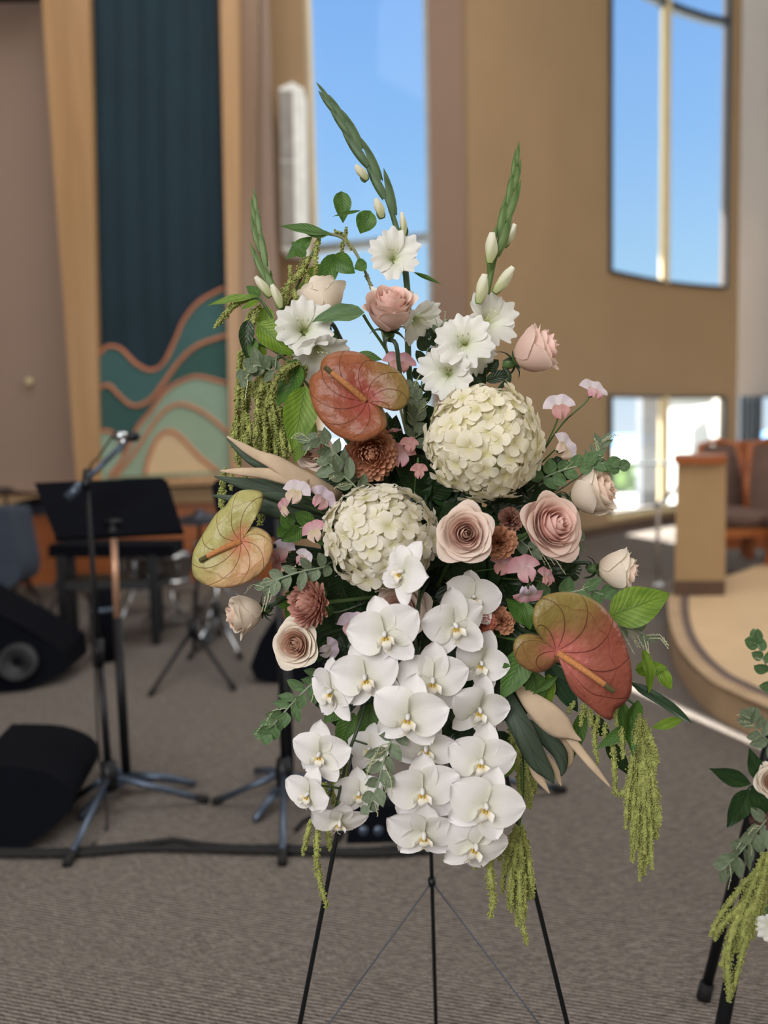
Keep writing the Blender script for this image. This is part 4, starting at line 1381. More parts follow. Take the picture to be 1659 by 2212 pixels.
# easel --------------------------------------------------------------
apex = P(905, 905, 1.62)
ez = thing('wire_easel', 'thin black wire easel of three rods and two chains carrying the white orchid spray', 'easel', Vector((apex.x, 1.6, 0)))
fl = onZ(572, 2596)
frt = onZ(1318, 2590)
rear = onZ(943.5, 2275)
m_rod = plain('easel_rod', (20, 26, 28), 0.4, 0.3, bmp=0)
for nm, e in (('front_leg', fl), ('front_leg', frt), ('rear_leg', rear)):
    part(ez, nm, MB().tube([apex, e], 0.0042, 8).build(nm, [m_rod]), world=True)
    part(ez, 'rubber_tip', MB().tube([e + (apex - e).normalized() * .04, e], 0.0065, 8).build('rubber_tip', [m_rubber]), world=True)
def on_seg(a, b, t):
    return a.lerp(b, t)
def seg_at_py(a, b, py):
    lo, hi = 0.0, 1.0
    for _ in range(40):
        m = (lo + hi) / 2
        q = a.lerp(b, m) - CAM
        y = 1106 - q.dot(UPV) / q.dot(FWD) * FPX
        if y < py:
            lo = m
        else:
            hi = m
    return a.lerp(b, lo)
part(ez, 'crossbar', MB().tube([seg_at_py(apex, fl, 1620), seg_at_py(apex, frt, 1620)], 0.004, 8).build('crossbar', [m_rod]), world=True)
hook = seg_at_py(apex, rear, 1905)
part(ez, 'chain_ring', MB().tube([hook + Vector((0, 0, .008)), hook - Vector((0, 0, .008))], 0.008, 8).build('chain_ring', [m_rod]), world=True)
for leg in (fl, frt):
    e = seg_at_py(apex, leg, 2330)
    part(ez, 'chain', MB().tube([hook, e], 0.0016, 5).build('chain', [plain('chain_grey', (70, 78, 92), 0.5, 0.4, bmp=0)]), world=True)

fo = thing('floral_foam', 'dark green floral foam block hidden among the stems on the easel', 'foam', FC)
mb = MB()
def foamf(u, v):
    a = 2 * PI * u
    k = math.sin(PI * min(1, max(0, v))) ** 0.4
    return (0.085 * k * math.copysign(abs(math.cos(a)) ** 0.5, math.cos(a)), 0.045 * k * math.copysign(abs(math.sin(a)) ** 0.5, math.sin(a)) + 0.0, (v - .5) * 0.34)
part(fo, 'block', mb.grid(24, 12, foamf).build('block', [MT['foam']]))

# roses --------------------------------------------------------------
def rose(px, py, rad, face, kind, mk, label, roll=0, d=None, via=None, npet=NR, end=None):
    d = d or dome(px, py)
    s = px2m(rad, d) / (1.10 if kind == 'open' else 0.75)
    f = D(*face)
    zc = -0.05 if kind == 'open' else -0.38
    zc *= 1.0
    loc = P(px, py, d) - f * zc * s
    Mx = orient(loc, f, roll, s)
    t = thing('rose', label, 'rose', Mx, 'blush roses in the spray')
    rg = random.Random(px + py)
    off = rg.uniform(0, 6.28)
    for i in range(npet):
        a = off + i * 2.39996
        tt = i / (NR - 1)
        mat = MT[mk + '_in'] if tt < 0.55 else MT[mk]
        e = rg.uniform(-0.03, 0.03)
        part(t, 'petal', withmat('rose_%s_%d' % (kind, i), mat), Matrix.Rotation(a, 4, 'Z') @ Matrix.Rotation(e * (0.6 + tt), 4, 'X') @ Matrix.Scale(rg.uniform(0.96, 1.05), 4))
    base = -0.62 if kind == 'open' else -0.95
    part(t, 'calyx', MB().lathe([(0.05, base - 0.32), (0.13, base - 0.26), (0.17, base - 0.12), (0.15, base + 0.02), (0.3, base + 0.08)], 12).build('calyx', [MT['stem']]))
    for k in range(5):
        a = k * 2 * PI / 5 + off
        Ms = Matrix.Rotation(a, 4, 'Z') @ Matrix.Translation((0, 0.1, base)) @ Matrix.Rotation(math.radians(rg.uniform(-60, 30)), 4, 'X') @ Matrix.Diagonal((0.10, 0.5, 0.5, 1))
        part(t, 'sepal', withmat('sepal_green', MT['stemd']), Ms)
    sb = loc + f * (base - 0.3) * s
    stem_part(t, sb, f, 0.0036, via, end, mat='stemd' if via else 'stem')
    return t

rose(843, 676, 58, (0.05, 0.72, 0.68), 'cup', 'rosep', 'pink-hearted rose held high in the middle against the tall window', 10, 1.33, via=[P(856, 745, 1.35), P(866, 820, 1.38), P(900, 1000, 1.46)])
rose(699, 650, 50, (-0.25, 0.85, -0.35), 'cup', 'rosec', 'pale rose turned away, behind the grey-green leaf at the upper left', 0, 1.42, via=[P(722, 705, 1.42), P(745, 750, 1.43), P(850, 950, 1.5)])
rose(1150, 762, 58, (0.72, 0.30, 0.25), 'cup', 'rosep', 'pale pink rose facing right, alone against the tan wall', 0, 1.36, via=[P(1100, 822, 1.38), P(1060, 880, 1.42)])
rose(1007, 1153, 72, (-0.02, 0.05, 1.0), 'open', 'rose', 'wide open blush rose facing the camera just right of centre', 0, 1.26)
rose(1205, 1132, 82, (0.42, 0.22, 0.88), 'open', 'rosep', 'large open pink rose with flaring outer petals at the right', 40, 1.28)
rose(1274, 1068, 56, (0.75, 0.35, 0.45), 'cup', 'rosec', 'cream rose tucked behind and above the large open pink rose', 0, 1.36)
rose(1328, 1232, 50, (0.93, -0.05, 0.30), 'cup', 'rosec', 'cream rose facing right at the end of a bare stem', 0, 1.36, via=[P(1270, 1216, 1.37), P(1205, 1208, 1.39)])
rose(534, 1326, 47, (-0.88, -0.18, 0.35), 'cup', 'rosec', 'creamy white rose facing left at the far left', 0, 1.38, via=[P(590, 1306, 1.38), P(660, 1280, 1.41)])
rose(635, 1393, 58, (-0.18, 0.02, 1.0), 'open', 'rosec', 'open cream rose with a pink heart low on the left', 10, 1.33, via=[P(700, 1370, 1.38), P(770, 1345, 1.42)])
rose(676, 972, 50, (-0.35, 0.15, 0.85), 'open', 'rose', 'blush rose behind grey-green sprigs under the rust anthurium', 0, 1.42)
rose(860, 1318, 74, (-0.1, 0.25, 0.9), 'open', 'rose', 'blush rose mostly hidden behind the topmost white orchids', 0, 1.37)

# hydrangeas ---------------------------------------------------------
def hydrangea(px, py, rx, ry, mk, label, d, n, fr, face=(0, 0, 1), name='hydrangea', group='white hydrangeas', seed=3, stemr=0.004, end=None):
    f = D(*face)
    loc = P(px, py, d + px2m(rx, d) * 0.55)
    t = thing(name, label, 'hydrangea', orient(loc, f), group)
    rg = random.Random(seed)
    ax, ay = px2m(rx, d), px2m(ry, d)
    az = (ax + ay) / 2 * 0.80
    core = MB().grid(20, 12, lambda u, v: (math.cos(2 * PI * u) * math.sin(PI * v) * ax * .74, math.sin(2 * PI * u) * math.sin(PI * v) * ay * .74, math.cos(PI * v) * az * .74))
    part(t, 'core', core.build('core', [MT['hydcore']]))
    s0 = px2m(fr, d)
    for i in range(n):
        z = 1 - (i + .5) / n * 1.28
        ph = i * 2.39996
        rr = math.sqrt(max(0, 1 - z * z))
        v = Vector((rr * math.cos(ph), rr * math.sin(ph), z))
        v += Vector((rg.gauss(0, .055), rg.gauss(0, .055), rg.gauss(0, .03)))
        v.normalize()
        k = rg.uniform(0.86, 1.03)
        pos = Vector((v.x * ax * (k - fr / rx * .35), v.y * ay * (k - fr / ry * .35), v.z * az * k))
        nn = (v + Vector((rg.gauss(0, .20), rg.gauss(0, .20), rg.gauss(0, .1)))).normalized()
        s = s0 * rg.uniform(0.85, 1.18)
        Mf = orient(pos, nn, rg.uniform(0, 90), s, up=Vector((0.1, 1, 0.05)))
        part(t, 'floret', withmat('floret_%d' % rg.randrange(4), MT[mk]), Mf)
    stem_part(t, loc - f * az * .7, f, stemr, end=end)
    return t
hydrangea(1048, 958, 140, 134, 'hyd1', 'large round cream hydrangea head, upper right of the spray', 1.30, 135, 31, (0.08, 0.06, 1), seed=5)
hydrangea(822, 1158, 134, 122, 'hyd2', 'white hydrangea head left of centre with orchids overlapping its lower edge', 1.29, 135, 29, (-0.08, 0.05, 1), seed=9)

# orchids ------------------------------------------------------------
def orchid_spray(label, stem_px, blooms, seed):
    p0 = P(*stem_px[0])
    t = thing('orchid_spray', label, 'orchid', p0, 'white orchid sprays')
    rg = random.Random(seed)
    sp = bez([P(*s) for s in stem_px], 30)
    part(t, 'stem', MB().tube(sp, [0.0035 - 0.0015 * i / len(sp) for i in range(len(sp))], 7).build('stem', [MT['stemd']]), world=True)
    for (px, py, r, d, face, roll) in blooms:
        f = D(*face)
        s = px2m(r, d)
        c = P(px, py, d)
        Mb = orient(c, f, roll, s)
        b = part(t, 'blossom', withmat('orchid_column', MT['orchid']), Mb, world=True)
        var = rg.randrange(3)
        Z = lambda a: Matrix.Rotation(-math.radians(a), 4, 'Z')
        X = lambda a: Matrix.Rotation(math.radians(a), 4, 'X')
        for a, k in ((0, 1.0), (140, 0.98), (-140, 0.98)):
            part(b, 'sepal', withmat('orchid_sepal_%d' % ((var + abs(a)) % 3), MT['orchid']), Matrix.Translation((0, 0, -0.03)) @ Z(a + rg.uniform(-5, 5)) @ X(rg.uniform(-12, 10)) @ Matrix.Scale(k * rg.uniform(.96, 1.08), 4))
        for a in (72, -72):
            part(b, 'petal', withmat('orchid_petal_%d' % ((var + (a > 0)) % 3), MT['orchid']), Z(a + rg.uniform(-5, 5)) @ X(rg.uniform(-6, 14)) @ Matrix.Scale(rg.uniform(.93, 1.03), 4))
        part(b, 'lip', withmat('orchid_lip', MT['orchid_lip']))
        part(b, 'callus', withmat('orchid_callus', MT['orchid_yellow']), label='yellow callus')
        near = min(sp, key=lambda q: (q - c + f * .03).length)
        part(b, 'flower_stalk', MB().tube(bez([c - f * .002, c - f * .03, near], 8), 0.0017, 5).build('flower_stalk', [MT['stem']]), world=True)
    return t

orchid_spray('right-hand cascade of white orchids ending lowest, over the right easel rod',
             [(985, 1250, 1.42), (1010, 1290, 1.36), (1035, 1400, 1.33), (1062, 1520, 1.33), (1060, 1640, 1.33), (1048, 1740, 1.31), (1030, 1820, 1.30)],
             [(1020, 1292, 68, 1.34, (0.25, 0.35, 0.9), 10), (981, 1349, 80, 1.27, (0.25, -0.15, 0.95), -8), (1038, 1431, 68, 1.31, (0.15, -0.1, 0.95), 20),
              (1034, 1531, 72, 1.30, (0.2, -0.25, 0.95), 14), (1038, 1642, 80, 1.28, (0.1, -0.1, 1), 8), (1047, 1738, 88, 1.24, (0.15, -0.1, 1), 18), (1026, 1824, 82, 1.27, (0.1, -0.3, 0.95), 24)], 2)
orchid_spray('middle cascade of white orchids with the blossoms facing straight out',
             [(925, 1255, 1.42), (905, 1300, 1.36), (900, 1400, 1.34), (955, 1500, 1.33), (935, 1600, 1.32), (925, 1700, 1.31), (918, 1790, 1.30)],
             [(872, 1236, 74, 1.25, (-0.75, 0.1, 0.65), 28), (832, 1368, 84, 1.24, (-0.12, -0.1, 1), -12), (934, 1467, 86, 1.27, (0.0, -0.15, 1), 4), (882, 1545, 88, 1.24, (-0.12, -0.15, 1), 10),
              (920, 1611, 80, 1.29, (-0.05, -0.4, .9), 3), (912, 1705, 86, 1.26, (0.0, -0.2, 1), 0), (916, 1798, 84, 1.27, (-0.05, -0.45, 0.9), 2)], 5)
orchid_spray('left-hand cascade of white orchids with smaller blossoms at its tip',
             [(880, 1290, 1.42), (830, 1380, 1.36), (800, 1450, 1.33), (782, 1545, 1.32), (752, 1630, 1.31), (738, 1690, 1.31), (722, 1760, 1.30)],
             [(790, 1461, 82, 1.26, (-0.15, -0.1, 1), -14), (719, 1492, 72, 1.29, (-0.7, -0.1, 0.7), 0), (800, 1617, 56, 1.35, (-0.3, 0.2, .9), 0), (692, 1627, 70, 1.28, (-0.3, -0.15, 0.95), 6),
              (668, 1714, 64, 1.27, (-0.55, -0.1, 0.8), 16), (733, 1772, 68, 1.27, (0.1, -0.6, 0.75), 10), (776, 1712, 58, 1.31, (-0.1, -0.1, 1), 0)], 8)

# gladioli -----------------------------------------------------------
def gladiolus(label, stalk, bract_to, buds, blooms, seed, mk='bract', bw=8.5):
    pts = bez([P(*s) for s in stalk], 60)
    t = thing('gladiolus', label, 'gladiolus', pts[-1], 'white gladioli')
    rg = random.Random(seed)
    n = len(pts)
    part(t, 'stem', MB().tube(pts, [0.0012 + 0.0042 * min(1, i / n * 1.6) for i in range(n)], 7).build('stem', [MT[mk]]), world=True)
    L = [0]
    for a, b in zip(pts, pts[1:]):
        L.append(L[-1] + (b - a).length)
    def at(s):
        s = max(0, min(L[-1] - 1e-6, s))
        for i in range(n - 1):
            if L[i + 1] >= s:
                k = (s - L[i]) / max(1e-9, L[i + 1] - L[i])
                return pts[i].lerp(pts[i + 1], k), (pts[i] - pts[i + 1]).normalized()
    s = 0.018
    k = 0
    while s < bract_to:
        p, u = at(s)
        side = u.cross(FWD).normalized() * (1 if k % 2 else -1)
        g = min(1, s / 0.12)
        ln = 0.036 + 0.042 * g
        w = px2m(bw, 1.4) * (0.45 + 0.55 * g)
        p = p + side * w * 0.35
        tip = p + (u + side * (0.03 + .05 * g)).normalized() * ln
        part(t, 'bract', withmat('bract', MT[mk]), span(p, tip, w, side * 0.75 - FWD * 0.6), world=True)
        s += 0.018 + 0.012 * g
        k += 1
    for (bx, by, tx, ty, w, d) in buds:
        a, b = P(bx, by, d), P(tx, ty, d - .01)
        part(t, 'bud', withmat('glad_bud', MT['gladbud']), span(a, b, (b - a).length * w * 1.45, -FWD), world=True, label='white furled bud')
        part(t, 'bract', withmat('bract', MT[mk]), span(a + FWD * .006, a.lerp(b, .62) + FWD * .006, px2m(11, d), -FWD), world=True)
    for (px, py, r, d, face, roll) in blooms:
        f = D(*face)
        sc = px2m(r, d) / 0.82
        c = P(px, py, d)
        Mb = orient(c, f, roll, sc)
        b = part(t, 'blossom', withmat('glad_stamens', MT['stamen']), Mb, world=True)
        for q in range(6):
            a = q * PI / 3 + rg.uniform(-.08, .08)
            part(b, 'petal', withmat('glad_tepal_%d' % q, MT['glad']), Matrix.Rotation(a, 4, 'Z') @ Matrix.Rotation(rg.uniform(-.16, .16), 4, 'X') @ Matrix.Scale(rg.uniform(.9, 1.08), 4))
        part(b, 'flower_tube', MB().tube(bez([c - f * sc * .55, c - f * sc * .95, min(pts, key=lambda q_: (q_ - c + f * sc * .8).length)], 8), 0.0045, 7).build('flower_tube', [MT['gladbud']]), world=True)
    return t
gladiolus('tallest gladiolus, leaning left, its tip highest in the spray',
          [(699, 205, 1.40), (740, 262, 1.40), (785, 335, 1.40), (825, 405, 1.40), (850, 470, 1.40), (872, 560, 1.41), (882, 660, 1.42), (884, 800, 1.45), (915, 1050, 1.50)], 0.235,
          [(793, 388, 768, 356, .95, 1.39), (826, 470, 812, 428, .95, 1.38), (850, 462, 842, 400, .5, 1.41), (874, 508, 868, 458, .6, 1.39)],
          [(850, 552, 50, 1.38, (-0.05, 0.05, 1), 0), (852, 640, 50, 1.42, (0.0, 0.85, 0.5), 0), (908, 696, 48, 1.41, (0.55, -0.55, 0.55), 30)], 1, 'bractd', 14)
gladiolus('gladiolus on the right, its green tip against the tan wall',
          [(1115, 336, 1.40), (1110, 390, 1.40), (1098, 450, 1.40), (1082, 510, 1.40), (1066, 570, 1.40), (1050, 640, 1.41), (1022, 730, 1.42), (975, 860, 1.46), (945, 1050, 1.5)], 0.215,
          [(1058, 568, 1064, 502, .85, 1.37), (1088, 532, 1113, 484, .8, 1.41), (1034, 655, 1048, 592, .85, 1.37), (1068, 632, 1109, 577, .75, 1.38)],
          [(1062, 690, 56, 1.40, (0.45, 0.15, .85), 10), (1003, 738, 58, 1.35, (-0.2, 0.0, 1), -10), (1032, 775, 40, 1.39, (0.5, -0.6, 0.5), 20), (962, 806, 52, 1.37, (-0.35, -0.1, .85), 0)], 2, 'bract', 12.5)
gladiolus('shorter gladiolus at the upper left above the rust anthurium',
          [(549, 437, 1.42), (556, 490, 1.42), (566, 550, 1.42), (580, 605, 1.42), (602, 655, 1.42), (640, 705, 1.42), (700, 780, 1.43), (820, 1000, 1.5)], 0.19,
          [(584, 640, 552, 597, .75, 1.40), (578, 605, 577, 556, .45, 1.43), (607, 665, 588, 614, .75, 1.40), (628, 718, 572, 696, .6, 1.40)],
          [(655, 706, 58, 1.38, (0.0, 0.05, 1), 0), (690, 765, 52, 1.40, (0.3, -0.7, 0.55), 0)], 3, 'bract', 10)

# anthuriums ---------------------------------------------------------
def anthurium(label, outline, C, spad, mk, d, grad, via, order=1, dish=0.022):
    K = 96
    pts = [Vector((x, y, 0)) for x, y in outline]
    sm = []
    m = len(pts)
    for i in range(m):
        p0, p1, p2, p3 = pts[(i - 1) % m], pts[i], pts[(i + 1) % m], pts[(i + 2) % m]
        for j in range(4):
            tt = j / 4
            sm.append(0.5 * ((2 * p1) + (p2 - p0) * tt + (2 * p0 - 5 * p1 + 4 * p2 - p3) * tt * tt + (3 * p1 - p0 - 3 * p2 + p3) * tt ** 3))
    Ls = [0]
    for a, b in zip(sm, sm[1:] + sm[:1]):
        Ls.append(Ls[-1] + (b - a).length)
    cyc = sm + [sm[0]]
    res = []
    for k in range(K + 1):
        s = Ls[-1] * k / K
        i = max(0, min(len(sm) - 1, int(np.searchsorted(Ls, s)) - 1))
        res.append(cyc[i].lerp(cyc[i + 1], (s - Ls[i]) / max(1e-9, Ls[i + 1] - Ls[i])))
    c = Vector((C[0], C[1], 0))
    R = max((q - c).length for q in res)
    NS = 14
    def fn(u, v):
        q = res[int(round(u * K))]
        p = c + (q - c) * v
        rel = (p - c).length / R
        z = dish * (1 - (1 - rel) ** 2) * 0.9 - dish * 0.55 * v ** 5 + 0.0028 * math.sin(u * 2 * PI * 5) * v ** 2 + 0.0009 * math.sin(u * 2 * PI * 11 + 3 * v) * v
        dd = d + grad[0] * (p.x - c.x) / 100 + grad[1] * (p.y - c.y) / 100 - z
        return P(p.x, p.y, dd) - root
    root = P(C[0], C[1], d)
    t = thing('anthurium', label, 'anthurium', root, 'anthuriums')
    o = part(t, 'spathe', MB().grid(K, NS, fn).build('spathe', [MT[mk]]))
    md = o.modifiers.new('thickness', 'SOLIDIFY')
    md.thickness = 0.0012
    md.offset = 0
    a, mid, b = [P(x, y, d + dz) for x, y, dz in spad]
    sp = bez([a, mid, b], 24)
    n = len(sp)
    rad = [0.0050 * (1 - 0.40 * (i / n)) for i in range(n)]
    cut = int(n * 0.80)
    def knob(pts, rad, nm, mk2):
        mb = MB().tube(pts, rad, 12)
        rg = random.Random(4)
        for i in range(0, len(pts) - 1):
            for h in range(2):
                pc = pts[i].lerp(pts[i + 1], h / 2)
                u = (pts[i + 1] - pts[i]).normalized()
                x = u.orthogonal().normalized()
                y = u.cross(x)
                for k in range(11):
                    an = 2 * PI * (k + .5 * ((i * 2 + h) % 2)) / 11
                    nrm = x * math.cos(an) + y * math.sin(an)
                    cc = pc + nrm * rad[i]
                    s = 0.0011
                    tv = u.cross(nrm)
                    mb.add([cc + u * s, cc + tv * s, cc - u * s, cc - tv * s, cc + nrm * s * .9], [(0, 1, 4), (1, 2, 4), (2, 3, 4), (3, 0, 4)])
        return mb.build(nm, [MT[mk2]])
    part(t, 'spadix', knob(sp[:cut + 1], rad[:cut + 1], 'spadix', 'spadix1'), world=True, label='orange knobbly spadix')
    r2 = rad[cut:]
    r2[-1] = 0.0015
    part(t, 'spadix_tip', knob(sp[cut:], r2, 'spadix_tip', 'spadixtip'), world=True, label='olive green tip of the spadix')
    part(t, 'stem', MB().tube(bez([root + FWD * .003] + [P(*q) for q in via] + [FC], 16), 0.0038, 7).build('stem', [MT['stemd']]), world=True)
    return t
z1 = lambda L_: [(400 + x / 3.318, 750 + y / 3.318) for x, y in L_]
z2 = lambda L_: [(850 + x / 2.552, 1180 + y / 2.552) for x, y in L_]
anthurium('rust-red anthurium with an olive edge under the upper white flowers',
          z1([(1335, 375), (1380, 400), (1440, 440), (1510, 455), (1570, 430), (1610, 360), (1603, 280), (1560, 200), (1480, 140), (1400, 110), (1340, 95), (1290, 55), (1200, 30), (1090, 32), (1010, 65), (975, 110), (965, 165), (905, 210), (890, 300), (910, 400), (945, 480), (1000, 555), (1080, 625), (1170, 665), (1250, 675), (1330, 655), (1400, 615), (1440, 575), (1446, 520), (1425, 460), (1385, 425), (1335, 408)]),
          (400 + 1306 / 3.318, 750 + 390 / 3.318), [(789, 865, 0), (745, 828, -.018), (700, 792, -.022)], 'sp1', 1.31, (-0.006, -0.012), [(815, 890, 1.36), (870, 1000, 1.45)])
anthurium('yellow-green anthurium with red veins at the far left',
          [(521, 1150), (537, 1133), (553, 1116), (564, 1094), (569, 1072), (563, 1062), (545, 1058), (520, 1060), (502, 1072), (487, 1093), (468, 1109), (448, 1139), (430, 1169), (418, 1193), (415, 1220), (418, 1242), (431, 1256), (455, 1267), (490, 1270), (530, 1260), (562, 1240), (583, 1212), (590, 1180), (583, 1157), (566, 1143), (546, 1138), (532, 1146), (526, 1155)],
          (521, 1170), [(518, 1171, 0), (478, 1187, -.014), (430, 1212, -.02)], 'sp2', 1.33, (-0.004, -0.01), [(600, 1180, 1.39), (680, 1188, 1.43)])
anthurium('large green and red anthurium with a long spadix at the lower right',
          z2([(872, 560), (830, 525), (790, 470), (768, 410), (775, 340), (815, 285), (880, 258), (970, 252), (1060, 275), (1140, 320), (1210, 400), (1265, 500), (1303, 620), (1315, 740), (1305, 820), (1270, 868), (1218, 905), (1205, 958), (1150, 940), (1080, 882), (1010, 825), (975, 780), (957, 735), (955, 690), (925, 645), (895, 640), (870, 665), (830, 690), (780, 695), (720, 670), (680, 630), (662, 580), (665, 530), (690, 495), (740, 482), (790, 492), (840, 525), (868, 570)]),
          (850 + 897 / 2.552, 1180 + 578 / 2.552), [(1207, 1411, 0), (1265, 1450, -.018), (1328, 1495, -.02)], 'sp3', 1.25, (0.008, 0.004), [(1170, 1380, 1.32), (1080, 1335, 1.42)], dish=0.02)

# chrysanthemums and carnations --------------------------------------
def mum(px, py, rad, face, mk, label, d, n=130, seed=1, flat=0.85):
    f = D(*face)
    s = px2m(rad, d)
    t = thing('chrysanthemum', label, 'chrysanthemum', orient(P(px, py, d) + FWD * 0, f, 0, s), 'incurved chrysanthemums')
    rg = random.Random(seed)
    part(t, 'heart', MB().lathe([(0, .42), (.2, .40), (.36, .25), (.40, 0), (.3, -.3), (.08, -.42)], 16).build('heart', [MT[mk]]))
    for i in range(n):
        th = math.radians(6 + 112 * (i / n) ** 0.62)
        ph = i * 2.39996 + rg.uniform(-.1, .1)
        dirv = Vector((math.sin(th) * math.cos(ph), math.sin(th) * math.sin(ph), math.cos(th)))
        up_ = Vector((0, 0, 1)) - dirv * dirv.z
        if up_.length < 1e-3:
            up_ = Vector((1, 0, 0))
        zz = up_.normalized()
        if th < 0.5:
            zz = -Vector((math.cos(ph), math.sin(ph), 0))
            zz = (zz - dirv * zz.dot(dirv)).normalized()
        x = dirv.cross(zz)
        L = (0.66 + 0.36 * min(1, th / 1.2)) * rg.uniform(.9, 1.06) * (1.0 if th < 1.7 else 0.92)
        k = L * (1.15 if th > .6 else 0.95)
        Mx = Matrix((x * k, dirv * L, zz * L)).transposed().to_4x4()
        Mx.translation = dirv * 0.12
        part(t, 'petal', withmat('mum_petal', MT[mk]), Mx)
    stem_part(t, P(px, py, d) - f * s * .4, f, 0.0035)
    return t
mum(800, 978, 60, (0.1, -0.25, 0.9), 'mum1', 'rust-orange chrysanthemum under the rust anthurium', 1.37, 150, 2)
mum(676, 1303, 54, (-0.72, 0.0, 0.62), 'mum2', 'dusty rose chrysanthemum facing left beside the white hydrangea', 1.33, 150, 3)

def carnation(px, py, rad, face, mk, label, d, n=26):
    f = D(*face)
    s = px2m(rad, d)
    t = thing('carnation', label, 'carnation', orient(P(px, py, d), f, 0, s), 'small carnations between the flowers')
    rg = random.Random(px)
    for i in range(n):
        th = math.radians(12 + 75 * (i / n))
        ph = i * 2.39996
        Mx = Matrix.Rotation(ph, 4, 'Z') @ Matrix.Translation((0, 0, -.35)) @ Matrix.Rotation(PI / 2 - th + rg.uniform(-.1, .1), 4, 'X') @ Matrix.Scale(rg.uniform(.85, 1.08) * (0.75 + .3 * i / n), 4)
        part(t, 'petal', withmat('carnation_petal_%d' % (i % 3), MT[mk]), Mx)
    part(t, 'calyx', MB().tube([(0, 0, -.4), (0, 0, -.9)], [.26, .16], 10).build('calyx', [MT['stem']]))
    stem_part(t, P(px, py, d) - f * s * .8, f, 0.0025)
    return t
carnation(1082, 1172, 42, (0.25, 0.0, 0.95), 'carn1', 'tan carnation between the two open roses', 1.33)
carnation(1104, 1122, 32, (0.1, 0.3, 0.9), 'carn3', 'small plum-brown carnation above the tan one', 1.37)
carnation(1043, 1345, 32, (0.1, 0.2, 0.9), 'carn2', 'salmon-red carnation right of the second orchid', 1.34)
carnation(1086, 1338, 30, (0.1, 0.4, 0.8), 'carn1', 'tan carnation between the salmon one and the large anthurium', 1.36)

